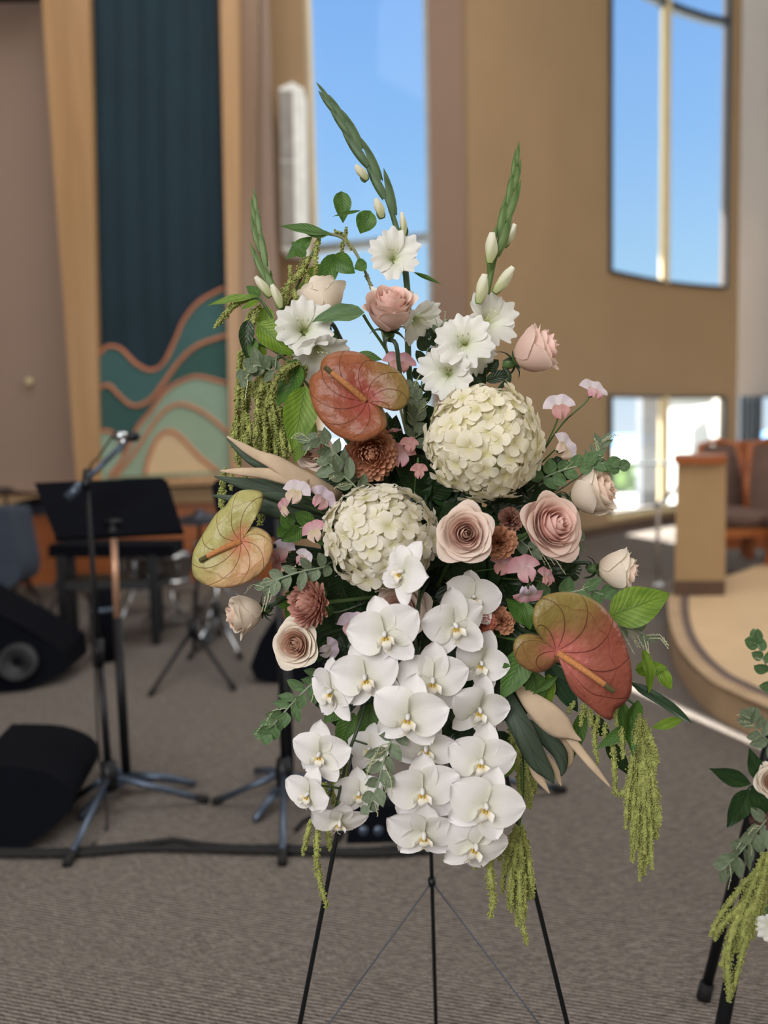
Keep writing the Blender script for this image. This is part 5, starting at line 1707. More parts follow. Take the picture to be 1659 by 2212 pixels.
# sweet peas ---------------------------------------------------------
def pea(px, py, rad, face, roll, mk, mk2, label, d, via=None, end=None):
    f = D(*face)
    s = px2m(rad, d) / 0.95
    c = P(px, py, d)
    t = thing('sweet_pea', label, 'sweet pea', orient(c, f, roll, s), 'sweet peas in the spray')
    part(t, 'banner_petal', withmat('pea_banner', MT[mk]))
    for q in (-1, 1):
        part(t, 'wing_petal', withmat('pea_wing_%d' % q, MT[mk2]))
    part(t, 'keel', withmat('pea_keel', MT['pea_keel']))
    part(t, 'calyx', withmat('calyx_small', MT['stem']), Matrix.Translation((0, -.1, 0)))
    b = (orient(c, f, roll, s) @ Vector((0, -.1, -.4)))
    stem_part(t, b, f, 0.0014, via, end, curve=.02)
for a in [
    (1281, 846, 34, (0.25, 0.3, 0.85), 20, 'pea_white', 'pea_pink', 'topmost sweet pea on the right, white and pink, on a long stalk', 1.36, [P(1262, 872, 1.37), P(1215, 915, 1.38)], P(1170, 980, 1.42)),
    (1208, 882, 36, (0.0, 0.1, 1), -6, 'pea_white', 'pea_rose', 'pink sweet pea with deep pink edges beside the cream hydrangea', 1.36, [P(1200, 918, 1.38)], P(1160, 1000, 1.42)),
    (1217, 970, 38, (0.35, 0.1, 0.85), 55, 'pea_white', 'pea_keel', 'white crinkled sweet pea touching the right edge of the cream hydrangea', 1.36, None, None),
    (640, 1066, 34, (-0.2, 0.1, 0.9), 15, 'pea_white', 'pea_keel', 'white sweet pea in front of the left staghorn frond', 1.33, None, None),
    (694, 1080, 34, (0.3, 0.1, 0.9), 40, 'pea_lilac', 'pea_pink', 'lilac-white sweet pea right of the white one on the staghorn frond', 1.34, None, None),
    (617, 1097, 24, (-0.5, -0.3, 0.6), -30, 'pea_pink', 'pea_keel', 'small peach sweet pea bud under the white sweet pea', 1.33, None, None),
    (862, 788, 38, (0.1, 0.3, 0.9), 10, 'pea_pink', 'pea_rose', 'pink sweet pea peeping out above the rust anthurium', 1.40, None, None),
    (884, 962, 22, (0.2, 0.1, 0.9), 0, 'pea_rose', 'pea_rose', 'small salmon sweet pea left of the cream hydrangea', 1.36, None, None),
    (866, 985, 34, (-0.1, 0.0, 0.9), 0, 'pea_rose', 'pea_pink', 'rose-pink sweet pea beside the rust chrysanthemum', 1.38, None, None),
    (905, 1018, 20, (0.1, -0.3, 0.9), 0, 'pea_rose', 'pea_rose', 'small rose-pink sweet pea where the two hydrangeas meet', 1.36, None, None),
    (846, 935, 26, (-0.1, 0.8, 0.5), -20, 'pea_rose', 'pea_pink', 'pink sweet pea right under the lower lobe of the rust anthurium', 1.40, None, None),
    (1085, 1222, 30, (-0.1, 0.1, 0.9), 20, 'pea_pink', 'pea_rose', 'dusky pink sweet pea below the tan carnation', 1.35, None, None),
    (1132, 1232, 38, (0.1, 0.1, 0.9), -15, 'pea_pink', 'pea_pink', 'pale pink sweet pea in the middle of the right-hand pink cluster', 1.33, None, None),
    (1178, 1248, 26, (0.5, 0.1, 0.8), 30, 'pea_pink', 'pea_rose', 'pink sweet pea at the right end of the right-hand pink cluster', 1.34, None, None),
    (1140, 1278, 34, (0.0, -0.4, 0.8), 170, 'pea_pink', 'pea_lilac', 'lilac-pink sweet pea hanging lowest in the right-hand pink cluster', 1.33, None, None),
    (612, 1190, 30, (-0.3, 0.1, 0.9), 0, 'pea_lilac', 'pea_pink', 'lilac sweet pea touching the right edge of the yellow-green anthurium', 1.38, None, None),
    (600, 1215, 22, (-0.3, -0.3, 0.9), 0, 'pea_rose', 'pea_rose', 'pink sweet pea lowest beside the yellow-green anthurium', 1.38, None, None),
    (680, 1150, 30, (-0.2, 0.0, 0.9), -20, 'pea_pink', 'pea_keel', 'peach sweet pea at the left edge of the white hydrangea', 1.34, None, None),
    (655, 1205, 22, (-0.3, 0.0, 0.9), 30, 'pea_white', 'pea_pink', 'small white sweet pea under the anthurium stem', 1.37, None, None),
    (762, 1352, 36, (-0.1, 0.3, 0.9), 0, 'pea_lilac', 'pea_pink', 'pale lilac sweet pea left of the large upper orchid', 1.36, None, None),
    (708, 1402, 28, (0.2, -0.2, 0.9), 80, 'pea_lilac', 'pea_white', 'lilac-white sweet pea right of the low cream rose', 1.37, None, None),
]:
    pea(*a)

# foliage ------------------------------------------------------------
def leaf(t, b, tp, hw, mk, kind='leaf_ovate', d=None, tilt=(0, 0), dd=0.0, name='leaf', label=None):
    d = d or dome(*b)
    A, B = P(b[0], b[1], d), P(tp[0], tp[1], d + dd)
    nrm = D(tilt[0], tilt[1], 1.0)
    return part(t, name, withmat(kind, MT[mk]), span(A, B, px2m(hw, d), nrm), world=True, label=label)

def plant(name, label, cat, stems, leaves, tassels=(), group=None, sm='stem', sr=0.0026):
    t = thing(name, label, cat, P(*stems[0][0]), group)
    for s in stems:
        part(t, 'stem', MB().tube(bez([P(*q) for q in s], 20), sr, 6).build('stem', [MT[sm]]), world=True)
    for l in leaves:
        leaf(t, *l[:4], **(l[4] if len(l) > 4 else {}))
    for i, (pts, r, mk) in enumerate(tassels):
        part(t, 'tassel', bead_rope(bez([P(*q) for q in pts], 20), r, MT[mk], i + len(tassels) * 7 + int(pts[0][0])), world=True)
    return t
K_ = dict
plant('amaranth_branch', 'arching amaranth branch with thin leaves and green catkins above the upper left rose', 'amaranth',
      [[(930, 1150, 1.5), (845, 800, 1.46), (808, 640, 1.44), (772, 552, 1.43), (740, 514, 1.43), (700, 503, 1.43)]],
      [((712, 507), (604, 489), 15, 'green', K_(d=1.42, kind='leaf_lance', tilt=(0, .5))), ((715, 505), (655, 498), 14, 'green', K_(d=1.415, kind='leaf_lance2', tilt=(0, .6))),
       ((674, 512), (617, 561), 15, 'green', K_(d=1.43, kind='leaf_lance')), ((660, 556), (629, 520), 13, 'green', K_(d=1.42, kind='leaf_ovate2')),
       ((718, 553), (768, 590), 22, 'green', K_(d=1.41, kind='leaf_ovate3', tilt=(-.3, -.3))), ((792, 568), (765, 580), 15, 'green', K_(d=1.41, kind='leaf_ovate2')),
       ((722, 548), (688, 640), 22, 'green', K_(d=1.43, kind='leaf_ovate', tilt=(.4, 0))),
       ((737, 413), (742, 479), 20, 'green', K_(d=1.42, kind='leaf_ovate2', tilt=(.2, 0))), ((780, 455), (718, 468), 4, 'green', K_(d=1.41, kind='leaf_lance')),
       ((800, 455), (778, 506), 23, 'green', K_(d=1.42, kind='leaf_ovate3', tilt=(.2, .3))), ((893, 588), (953, 614), 5, 'green', K_(d=1.44, kind='leaf_lance')),
       ((725, 715), (716, 755), 14, 'green', K_(d=1.45)), ((768, 765), (826, 777), 12, 'green', K_(d=1.43, kind='leaf_lance'))],
      [([(748, 490, 1.43), (747, 515, 1.43), (760, 540, 1.43)], .0028, 'amard'), ([(722, 498, 1.43), (745, 512, 1.43)], .003, 'amard'), ([(740, 520, 1.43), (738, 550, 1.43)], .003, 'amard'), ([(790, 590, 1.44), (806, 630, 1.44)], .0025, 'amard')],
      'amaranth branches', 'stempink')
plant('amaranth_branch', 'upright amaranth stem with knobbly green catkins left of the pale upper rose', 'amaranth',
      [[(880, 1150, 1.5), (720, 850, 1.47), (625, 690, 1.44), (634, 640, 1.44), (660, 580, 1.43), (690, 515, 1.43)]],
      [((690, 570), (672, 640), 20, 'lime', K_(d=1.45)), ((655, 650), (660, 600), 12, 'lime', K_(d=1.45, kind='leaf_lance'))],
      [([(690, 512, 1.43), (682, 545, 1.42), (681, 600, 1.42)], .0045, 'amar'), ([(668, 555, 1.43), (652, 585, 1.42), (632, 612, 1.42)], .008, 'amar'),
       ([(664, 580, 1.43), (664, 610, 1.42), (667, 640, 1.42)], .005, 'amar'), ([(628, 605, 1.43), (617, 640, 1.42), (608, 680, 1.42)], .0065, 'amar'),
       ([(635, 625, 1.43), (640, 650, 1.42), (642, 688, 1.42)], .005, 'amar'), ([(626, 575, 1.44), (628, 610, 1.43)], .003, 'amar'), ([(615, 620, 1.43), (600, 665, 1.42)], .005, 'amard')],
      'amaranth branches')
plant('amaranth_branch', 'amaranth leaf and catkin reaching furthest left over the banner', 'amaranth',
      [[(860, 1120, 1.5), (680, 830, 1.47), (590, 690, 1.44), (560, 645, 1.44), (530, 652, 1.43)]],
      [((556, 640), (449, 660), 13, 'lime', K_(d=1.42, kind='leaf_lance', tilt=(0, .7))), ((560, 648), (520, 668), 7, 'lime', K_(d=1.41, kind='leaf_lance')), ((562, 640), (532, 618), 13, 'green', K_(d=1.44)),
       ((536, 690), (530, 772), 17, 'dark', K_(d=1.42, kind='leaf_ovate2')), ((550, 730), (540, 775), 12, 'green', K_(d=1.42)),
       ((575, 660), (572, 740), 20, 'lime', K_(d=1.44)), ((562, 740), (556, 790), 17, 'lime', K_(d=1.45)),
       ((556, 698), (634, 768), 29, 'lime', K_(d=1.38, kind='leaf_ovate2', tilt=(-.2, .3)))],
      [([(538, 645, 1.43), (500, 664, 1.42), (463, 709, 1.42)], .0052, 'amar'), ([(562, 658, 1.43), (550, 680, 1.42), (546, 712, 1.42)], .005, 'amar'), ([(545, 668, 1.43), (532, 700, 1.43), (534, 760, 1.43)], .004, 'amar')],
      'amaranth branches')

def strands(x0, y0, x1, y1, n, sx, ex, ey, d, r, mk, seed, jd=.02, sy=10):
    """n hanging strands from around (x0, y0) to around (x1, y1)"""
    rg = random.Random(seed)
    out = []
    for i in range(n):
        u = (i + .5) / n * 2 - 1
        a = (x0 + u * sx, y0 + rg.uniform(-sy, sy), d + rg.uniform(-jd, jd))
        b = (x1 + u * ex + rg.uniform(-4, 4), y1 - abs(u) ** 1.5 * ey + rg.uniform(-.5, .2) * ey, d + rg.uniform(-jd, jd))
        m1 = (a[0] * .62 + b[0] * .38 + u * 3, a[1] * .66 + b[1] * .34, d + rg.uniform(-jd, jd))
        m2 = (a[0] * .25 + b[0] * .75 + u * 3, a[1] * .3 + b[1] * .7, d + rg.uniform(-jd, jd))
        out.append(([a, m1, m2, b], r * rg.uniform(.75, 1.2), mk))
    return out
plant('amaranth_plume', 'dense hanging green amaranth plume left of the rust anthurium', 'amaranth',
      [[(820, 1050, 1.5), (720, 800, 1.47), (640, 762, 1.42), (585, 790, 1.42), (578, 850, 1.42)]],
      [((640, 775), (604, 880), 31, 'green', K_(d=1.39, kind='leaf_ovate3', tilt=(-.4, 0))), ((660, 834), (632, 973), 38, 'lime', K_(d=1.36, kind='leaf_ovate', tilt=(.15, .1))),
       ((672, 900), (636, 1000), 26, 'lime', K_(d=1.41, kind='leaf_ovate')), ((700, 870), (650, 860), 14, 'green', K_(d=1.43))],
      strands(575, 830, 592, 1022, 15, 12, 40, 45, 1.42, .0052, 'amar', 3) + strands(570, 800, 566, 900, 4, 10, 12, 25, 1.41, .005, 'amar', 6)
      + [([(650, 785, 1.39), (610, 800, 1.38), (584, 848, 1.38)], .0068, 'amard'), ([(650, 770, 1.4), (625, 785, 1.4), (620, 830, 1.4)], .006, 'amard'), ([(660, 790, 1.4), (652, 820, 1.4), (645, 850, 1.4)], .006, 'amard'), ([(600, 775, 1.41), (575, 795, 1.41)], .006, 'amard')],
      'hanging amaranth plumes')
plant('amaranth_plume', 'narrower amaranth plume hanging furthest left beside the banner frame', 'amaranth',
      [[(820, 1050, 1.5), (640, 800, 1.47), (545, 742, 1.44), (530, 800, 1.44)]],
      [],
      strands(531, 745, 520, 968, 5, 6, 16, 50, 1.44, .005, 'amar', 11) + strands(524, 900, 520, 1010, 5, 8, 26, 40, 1.44, .005, 'amar', 12)
      + [([(485, 1012, 1.43), (482, 1045, 1.43), (480, 1098, 1.43)], .0048, 'amar'), ([(500, 1020, 1.43), (499, 1060, 1.43)], .004, 'amar'), ([(528, 1022, 1.43), (534, 1052, 1.43)], .004, 'amar'),
         ([(516, 760, 1.43), (514, 830, 1.43)], .003, 'amar'), ([(545, 825, 1.43), (547, 858, 1.43)], .0035, 'amar'), ([(562, 1110, 1.42), (562, 1136, 1.42)], .0065, 'amar'), ([(480, 1040, 1.43), (477, 1090, 1.43), (484, 1100, 1.43)], .005, 'amar')],
      'hanging amaranth plumes')
plant('amaranth_plume', 'thin amaranth tails hanging low on the left beside the easel rod', 'amaranth',
      [[(930, 1400, 1.5), (820, 1560, 1.42), (745, 1640, 1.38), (705, 1740, 1.38)]],
      [((710, 1490), (690, 1530), 14, 'green', K_(d=1.40)), ((740, 1520), (700, 1560), 20, 'green', K_(d=1.38)), ((765, 1540), (730, 1620), 26, 'green', K_(d=1.38)), ((800, 1520), (790, 1600), 26, 'green', K_(d=1.38)),
       ((800, 1640), (775, 1680), 18, 'green', K_(d=1.39))],
      [([(688, 1770, 1.36), (684, 1850, 1.36), (693, 1910, 1.36), (706, 1962, 1.36)], .0058, 'amar'), ([(672, 1770, 1.37), (662, 1810, 1.37), (654, 1848, 1.37)], .005, 'amar'), ([(706, 1770, 1.38), (712, 1838, 1.38)], .0045, 'amar'),
       ([(738, 1600, 1.37), (728, 1670, 1.37), (720, 1740, 1.37)], .006, 'amar'), ([(748, 1640, 1.37), (742, 1700, 1.37)], .005, 'amar'), ([(702, 1690, 1.36), (700, 1760, 1.36)], .006, 'amar')],
      'hanging amaranth plumes')
plant('amaranth_plume', 'long pale green amaranth plume hanging beside the right easel rod', 'amaranth',
      [[(960, 1350, 1.5), (1060, 1500, 1.42), (1120, 1600, 1.38), (1128, 1720, 1.37), (1118, 1800, 1.37)]],
      [((1100, 1600), (1070, 1690), 24, 'green', K_(d=1.40)), ((1120, 1640), (1060, 1690), 12, 'lime', K_(d=1.38, kind='leaf_lance')), ((1128, 1560), (1105, 1640), 18, 'lime', K_(d=1.41)), ((1010, 1560), (1040, 1640), 34, 'dark', K_(d=1.42)), ((1090, 1580), (1075, 1620), 30, 'dark', K_(d=1.42))],
      strands(1122, 1790, 1118, 1995, 13, 8, 38, 70, 1.37, .0052, 'amar', 21) + [([(1122, 1850, 1.36), (1124, 1960, 1.36), (1138, 2042, 1.36)], .0066, 'amar')]
      + strands(1130, 1590, 1142, 1760, 8, 14, 26, 60, 1.38, .0052, 'amar', 23) + strands(1112, 1520, 1120, 1680, 5, 8, 14, 50, 1.39, .005, 'amar', 25)
      + [([(1058, 1830, 1.33), (1060, 1900, 1.33), (1066, 1940, 1.33), (1058, 1984, 1.33)], .007, 'amar'), ([(1026, 1850, 1.34), (1026, 1880, 1.34)], .0035, 'amar'), ([(1070, 1820, 1.35), (1082, 1862, 1.35)], .0045, 'amar'), ([(1080, 1800, 1.35), (1092, 1850, 1.35)], .004, 'amar')],
      'hanging amaranth plumes')
plant('amaranth_plume', 'amaranth plume hanging free on the right below the large anthurium', 'amaranth',
      [[(980, 1350, 1.5), (1180, 1430, 1.42), (1340, 1500, 1.36), (1388, 1560, 1.35), (1386, 1700, 1.35)]],
      [((1378, 1512), (1362, 1632), 22, 'green', K_(d=1.33, kind='leaf_ovate3', tilt=(.3, 0))), ((1345, 1512), (1352, 1600), 15, 'green', K_(d=1.345, kind='leaf_lance')), ((1380, 1560), (1286, 1618), 15, 'green', K_(d=1.345, kind='leaf_lance', tilt=(0, .4))),
       ((1262, 1530), (1242, 1640), 17, 'green', K_(d=1.36, kind='leaf_lance2')), ((1310, 1600), (1362, 1676), 17, 'dark', K_(d=1.38)), ((1275, 1545), (1320, 1600), 16, 'dark', K_(d=1.38)), ((1340, 1520), (1330, 1560), 14, 'lime', K_(d=1.37)),
       ((1408, 1572), (1483, 1549), 12, 'lime', K_(d=1.34, kind='leaf_lance')), ((1388, 1402), (1408, 1502), 16, 'lime', K_(d=1.33, kind='leaf_ovate2', tilt=(.5, 0))), ((1372, 1447), (1440, 1440), 18, 'lime', K_(d=1.34, kind='leaf_ovate3')),
       ((1425, 1440), (1450, 1492), 15, 'lime', K_(d=1.35, kind='leaf_ovate2', tilt=(-.4, 0))),
       ((1315, 1332), (1447, 1282), 44, 'lime', K_(d=1.30, kind='leaf_ovate', tilt=(.1, .3))), ((1332, 1318), (1368, 1268), 16, 'lime', K_(d=1.305, kind='leaf_ovate2', tilt=(-.5, .2)))],
      strands(1390, 1600, 1388, 1895, 17, 8, 38, 110, 1.35, .0054, 'amar', 31, sy=60) + strands(1386, 1560, 1408, 1700, 5, 10, 18, 50, 1.34, .005, 'amar', 33)
      + [([(1298, 1530, 1.35), (1284, 1590, 1.35), (1292, 1650, 1.35)], .0045, 'amar'), ([(1262, 1520, 1.35), (1254, 1570, 1.35)], .004, 'amar'), ([(1322, 1590, 1.35), (1328, 1660, 1.35), (1330, 1712, 1.35), (1350, 1710, 1.35), (1366, 1660, 1.35)], .0045, 'amar'),
         ([(1240, 1515, 1.35), (1228, 1540, 1.35)], .003, 'amar'), ([(1310, 1560, 1.35), (1306, 1590, 1.35), (1320, 1610, 1.35)], .0045, 'amar'), ([(1344, 1570, 1.34), (1346, 1640, 1.34)], .0045, 'amar'), ([(1335, 1525, 1.35), (1332, 1570, 1.35)], .0045, 'amar'), ([(1272, 1530, 1.35), (1280, 1570, 1.35)], .005, 'amar')],
      'hanging amaranth plumes')
plant('leaf_branch', 'broad green leaves curling round the left side of the large anthurium', 'foliage',
      [[(960, 1330, 1.5), (1060, 1370, 1.40), (1160, 1390, 1.32)]],
      [((1142, 1398), (1082, 1511), 31, 'green', K_(d=1.31, kind='leaf_ovate', tilt=(-.1, .2))), ((1150, 1348), (1092, 1292), 20, 'green', K_(d=1.32, kind='leaf_ovate3')), ((1130, 1300), (1146, 1362), 18, 'green', K_(d=1.31, kind='leaf_ovate2')),
       ((1150, 1450), (1166, 1525), 24, 'green', K_(d=1.34)), ((1185, 1455), (1186, 1525), 15, 'lime', K_(d=1.35)), ((1205, 1460), (1150, 1500), 9, 'green', K_(d=1.33, kind='leaf_lance')), ((1060, 1440), (1090, 1520), 26, 'dark', K_(d=1.38))], group=None)
plant('strap_leaf', 'long dark strap leaf with a pale edge sweeping right', 'foliage',
      [[(1000, 1330, 1.5), (1250, 1430, 1.38), (1366, 1470, 1.35)]],
      [((1362, 1474), (1500, 1562), 12, 'strap', K_(d=1.35, kind='leaf_strap', tilt=(.2, .4), dd=-.02)), ((1180, 1430), (1250, 1540), 20, 'strap', K_(d=1.36, kind='leaf_strap'))])
plant('grey_green_leaf', 'single grey-green leaf crossing in front of the pale upper rose', 'foliage',
      [[(900, 1100, 1.5), (860, 820, 1.44), (785, 680, 1.38)]],
      [((787, 675), (672, 688), 23, 'sagegreen', K_(d=1.36, kind='leaf_ovate2', tilt=(0, .4)))])

# staghorn fronds
def ribbon(pts, d0, mk, name, t, zoff=0.0, cup=0.004):
    """pts: (px, py, half width px, depth)"""
    P0 = bez([Vector((a[0], a[1], a[2])) for a in pts], 22)
    DD = bez([Vector((a[3], 0, 0)) for a in pts], 22)
    n = len(P0)
    def fn(u, v):
        i = int(round(v * (n - 1)))
        p = P0[i]
        q = P0[min(i + 1, n - 1)] - P0[max(i - 1, 0)]
        q = Vector((q.x, q.y))
        q.normalize()
        w = max(0.4, p.z)
        uu = 2 * u - 1
        return P(p.x - q.y * w * uu, p.y + q.x * w * uu, DD[i].x + cup * (uu * uu) * min(1, w / 14) + zoff)
    o = part(t, name, MB().grid(6, n - 1, fn).build(name, [MT[mk]]), world=True)
    md = o.modifiers.new('thickness', 'SOLIDIFY')
    md.thickness = 0.0014
    md.offset = 0
    return o
t = thing('staghorn_frond', 'forked staghorn fern frond with felted beige underside reaching left', 'fern frond', P(722, 1062, 1.38), 'staghorn fern fronds')
ribbon([(735, 1075, 12, 1.40), (690, 1052, 17, 1.37), (640, 1030, 21, 1.35), (595, 1000, 16, 1.34), (560, 985, 11, 1.34), (528, 967, 8, 1.34), (491, 943, 1, 1.35)], 1.35, 'stag_under', 'lobe', t)
ribbon([(665, 1046, 14, 1.355), (610, 1030, 15, 1.345), (565, 1022, 11, 1.34), (520, 1019, 8, 1.34), (476, 1017, 1, 1.35)], 1.35, 'stag_under', 'lobe', t, .002)
ribbon([(600, 1012, 10, 1.352), (565, 1003, 12, 1.35), (530, 984, 9, 1.35), (490, 948, 1, 1.355)], 1.35, 'stag_top', 'lobe', t, .006)
ribbon([(760, 1110, 18, 1.42), (690, 1085, 26, 1.40), (610, 1062, 24, 1.38), (540, 1048, 15, 1.38), (463, 1029, 1, 1.38)], 1.38, 'stag_top', 'lobe', t)
ribbon([(760, 1120, 18, 1.43), (690, 1112, 26, 1.41), (600, 1098, 22, 1.39), (530, 1082, 12, 1.39), (458, 1070, 1, 1.39)], 1.38, 'stag_top', 'lobe', t)
stem_part(t, P(745, 1085, 1.41), FWD * -1, .004, mat='stemsage')
t = thing('staghorn_frond', 'dark staghorn fern frond with beige prongs pointing down right, below the large anthurium', 'fern frond', P(1092, 1490, 1.38), 'staghorn fern fronds')
ribbon([(1075, 1470, 14, 1.38), (1098, 1520, 21, 1.33), (1130, 1580, 24, 1.31), (1160, 1640, 22, 1.31), (1185, 1672, 12, 1.31), (1196, 1692, 1, 1.31)], 1.3, 'stag_top', 'lobe', t)
ribbon([(1140, 1560, 8, 1.33), (1175, 1590, 16, 1.33), (1208, 1625, 16, 1.33), (1216, 1660, 8, 1.33), (1212, 1676, 1, 1.33)], 1.3, 'stag_top', 'lobe', t)
ribbon([(1112, 1478, 5, 1.35), (1140, 1508, 18, 1.33), (1175, 1540, 28, 1.325), (1210, 1570, 26, 1.325), (1236, 1588, 10, 1.33), (1256, 1600, 1, 1.33)], 1.3, 'stag_under', 'lobe', t)
ribbon([(1200, 1545, 8, 1.34), (1228, 1590, 10, 1.34), (1258, 1628, 9, 1.335), (1288, 1664, 7, 1.33), (1319, 1701, 1, 1.33)], 1.3, 'stag_under', 'lobe', t)
ribbon([(1145, 1640, 5, 1.335), (1160, 1672, 11, 1.335), (1187, 1714, 1, 1.335)], 1.3, 'stag_under', 'lobe', t)
ribbon([(1180, 1630, 4, 1.34), (1200, 1665, 9, 1.335), (1212, 1697, 1, 1.335)], 1.3, 'stag_under', 'lobe', t)
ribbon([(1170, 1560, 10, 1.35), (1210, 1600, 22, 1.35), (1225, 1640, 14, 1.35), (1220, 1660, 2, 1.35)], 1.3, 'stag_under', 'lobe', t)
stem_part(t, P(1078, 1472, 1.385), FWD * -1, .004, mat='stemsage')

# sprigs
def sprig(label, pts, n, ll, hw, mk, kinds=('leaf_round', 'leaf_round2'), spread=64, seeds=0, name='leafy_sprig', group='leafy sprigs', sm='stemsage', sr=0.0016, start=0.15, seed=None, end_foam=True, cat='foliage', fcp=None):
    rg = random.Random(seed if seed is not None else int(pts[0][0] * 3 + pts[0][1]))
    W_ = [P(*q) for q in pts]
    t = thing(name, label, cat, W_[0], group)
    c = bez(W_, 30)
    full = bez(([fcp or FC] if end_foam else []) + W_, 36)
    part(t, 'stem', MB().tube(full, sr, 5).build('stem', [MT[sm]]), world=True)
    m = len(c) - 1
    if sm == 'stemsage' and n > 6:
        n = int(n * .85)
    for i in range(n):
        u = start + (1 - start) * (i + .5) / n
        k = min(m - 1, int(u * m))
        p = c[k]
        ax = (c[min(k + 2, m)] - c[max(k - 2, 0)]).normalized()
        side = ax.cross(-FWD).normalized() * (1 if i % 2 else -1)
        a = math.radians(rg.uniform(spread * .6, spread * 1.35)) * (1 - .45 * u)
        dr = (ax * math.cos(a) + side * math.sin(a) - FWD * rg.uniform(-.25, .5)).normalized()
        L = px2m(ll, 1.36) * 1.12 * rg.uniform(.78, 1.2) * (1 - .35 * u ** 3)
        nrm = (-FWD + side * rg.uniform(-.5, .5) + ax * rg.uniform(-.6, .3)).normalized()
        part(t, 'leaf', withmat(rg.choice(kinds), MT[mk]), span(p, p + dr * L, px2m(hw, 1.36) * (1.0 if sm == 'stemsage' else 1.18) * rg.uniform(.8, 1.2), nrm), world=True)
    for i in range(seeds):
        k = rg.randrange(int(m * .3), m)
        p = c[k]
        ax = (c[min(k + 1, m)] - c[k - 1]).normalized()
        side = ax.cross(-FWD).normalized() * rg.choice((-1, 1))
        L = rg.uniform(.03, .055)
        q1 = p + (ax * .6 + side * .6 - FWD * .3) * L * .5
        q2 = q1 + (ax * .5 + side * .2) * L * .5 - Vector((0, 0, L * .25))
        part(t, 'seed_spray', bead_rope(bez([p, q1, q2], 8), .0011, MT['seed'], i, step=.0034, per=2, bead=.0009), world=True)
    return t
sprig('grey-green sprig hanging at the far upper left over the amaranth', [(640, 800, 1.42), (590, 800, 1.40), (550, 790, 1.39), (520, 818, 1.39)], 13, 34, 11, 'sage', seeds=3)
sprig('grey-green sprig arching over the blush rose under the rust anthurium', [(790, 1060, 1.40), (765, 1025, 1.37), (730, 985, 1.345), (695, 955, 1.34), (665, 955, 1.34)], 15, 38, 11, 'sage', seeds=4, kinds=('leaf_lance', 'leaf_round'))
sprig('grey-green sprig with broad leaves just left of the white hydrangea top', [(790, 1100, 1.40), (775, 1060, 1.35), (745, 1030, 1.34), (720, 1010, 1.34), (700, 985, 1.35)], 12, 42, 14, 'sage', seeds=4)
sprig('grey-green sprig drooping left over the dusty rose chrysanthemum', [(740, 1215, 1.40), (700, 1225, 1.34), (650, 1235, 1.32), (600, 1252, 1.32), (568, 1272, 1.33)], 15, 36, 12, 'sage', seeds=6)
sprig('leafy green sprig sticking out lowest on the left above the stand poles', [(740, 1440, 1.40), (690, 1465, 1.36), (640, 1510, 1.35), (600, 1555, 1.35), (566, 1590, 1.36)], 22, 38, 12, 'sagegreen', kinds=('leaf_round', 'leaf_lance'), seeds=3)
sprig('grey-green sprig hanging between the left and middle orchid cascades', [(880, 1540, 1.34), (850, 1590, 1.27), (830, 1640, 1.25), (815, 1700, 1.25), (795, 1750, 1.26)], 15, 38, 12, 'sage', kinds=('leaf_lance', 'leaf_round'), seeds=7)
sprig('grey-green sprig reaching right above the cream rose', [(1140, 1060, 1.42), (1180, 1030, 1.38), (1235, 1010, 1.36), (1290, 1000, 1.35), (1342, 1010, 1.35)], 18, 36, 13, 'sagegreen', seeds=2)
sprig('fine silvery sprig sticking up at the right against the lower window', [(1250, 1030, 1.40), (1275, 1000, 1.37), (1292, 975, 1.37), (1300, 948, 1.37)], 12, 34, 6, 'sage', kinds=('leaf_lance',), seeds=6)
sprig('grey-green sprig under the large pink rose', [(1080, 1150, 1.42), (1140, 1180, 1.38), (1200, 1190, 1.37), (1262, 1165, 1.37)], 14, 30, 11, 'sage', seeds=8)
sprig('dark green sprig behind the right edge of the cream hydrangea', [(1110, 1100, 1.46), (1150, 1060, 1.42), (1190, 1030, 1.41), (1215, 1010, 1.40)], 12, 44, 15, 'dark', name='leafy_sprig')
sprig('small round-leaved sprig between the pink cluster and the large anthurium', [(1150, 1310, 1.42), (1200, 1290, 1.38), (1260, 1275, 1.36), (1305, 1285, 1.36)], 9, 44, 15, 'sagegreen', seeds=1)
sprig('airy seed sprig under the large lime leaf at the right', [(1280, 1330, 1.38), (1330, 1350, 1.35), (1380, 1365, 1.34), (1405, 1385, 1.34)], 5, 28, 9, 'sage', seeds=10)
sprig('dark leafy sprig rising in the middle right of the pink-hearted rose', [(915, 1000, 1.48), (905, 900, 1.45), (912, 820, 1.44), (925, 750, 1.43), (935, 715, 1.43)], 18, 38, 14, 'dark', seeds=6)
sprig('grey leafy sprig left of the cream hydrangea above the pink sweet peas', [(890, 1010, 1.44), (895, 940, 1.40), (900, 880, 1.39), (888, 830, 1.39)], 16, 32, 11, 'sage', seeds=7)
sprig('dark leaves between the gladiolus and the top of the cream hydrangea', [(1010, 900, 1.46), (1035, 860, 1.43), (1050, 820, 1.42), (1052, 795, 1.42)], 8, 50, 16, 'dark')
sprig('thin seed twigs right of the white gladiolus petals', [(960, 850, 1.44), (945, 790, 1.42), (945, 720, 1.41), (965, 690, 1.41)], 4, 26, 8, 'sage', seeds=9)
sprig('green round leaf pair over the stem of the yellow-green anthurium', [(740, 1140, 1.40), (690, 1135, 1.36), (640, 1140, 1.35), (612, 1140, 1.35)], 5, 44, 17, 'green', kinds=('leaf_ovate2', 'leaf_round'))
sprig('green leaves beside the stem of the far left rose', [(740, 1320, 1.42), (700, 1300, 1.40), (650, 1300, 1.39), (615, 1310, 1.39)], 8, 50, 17, 'green', kinds=('leaf_ovate2', 'leaf_ovate'))
rg = random.Random(77)
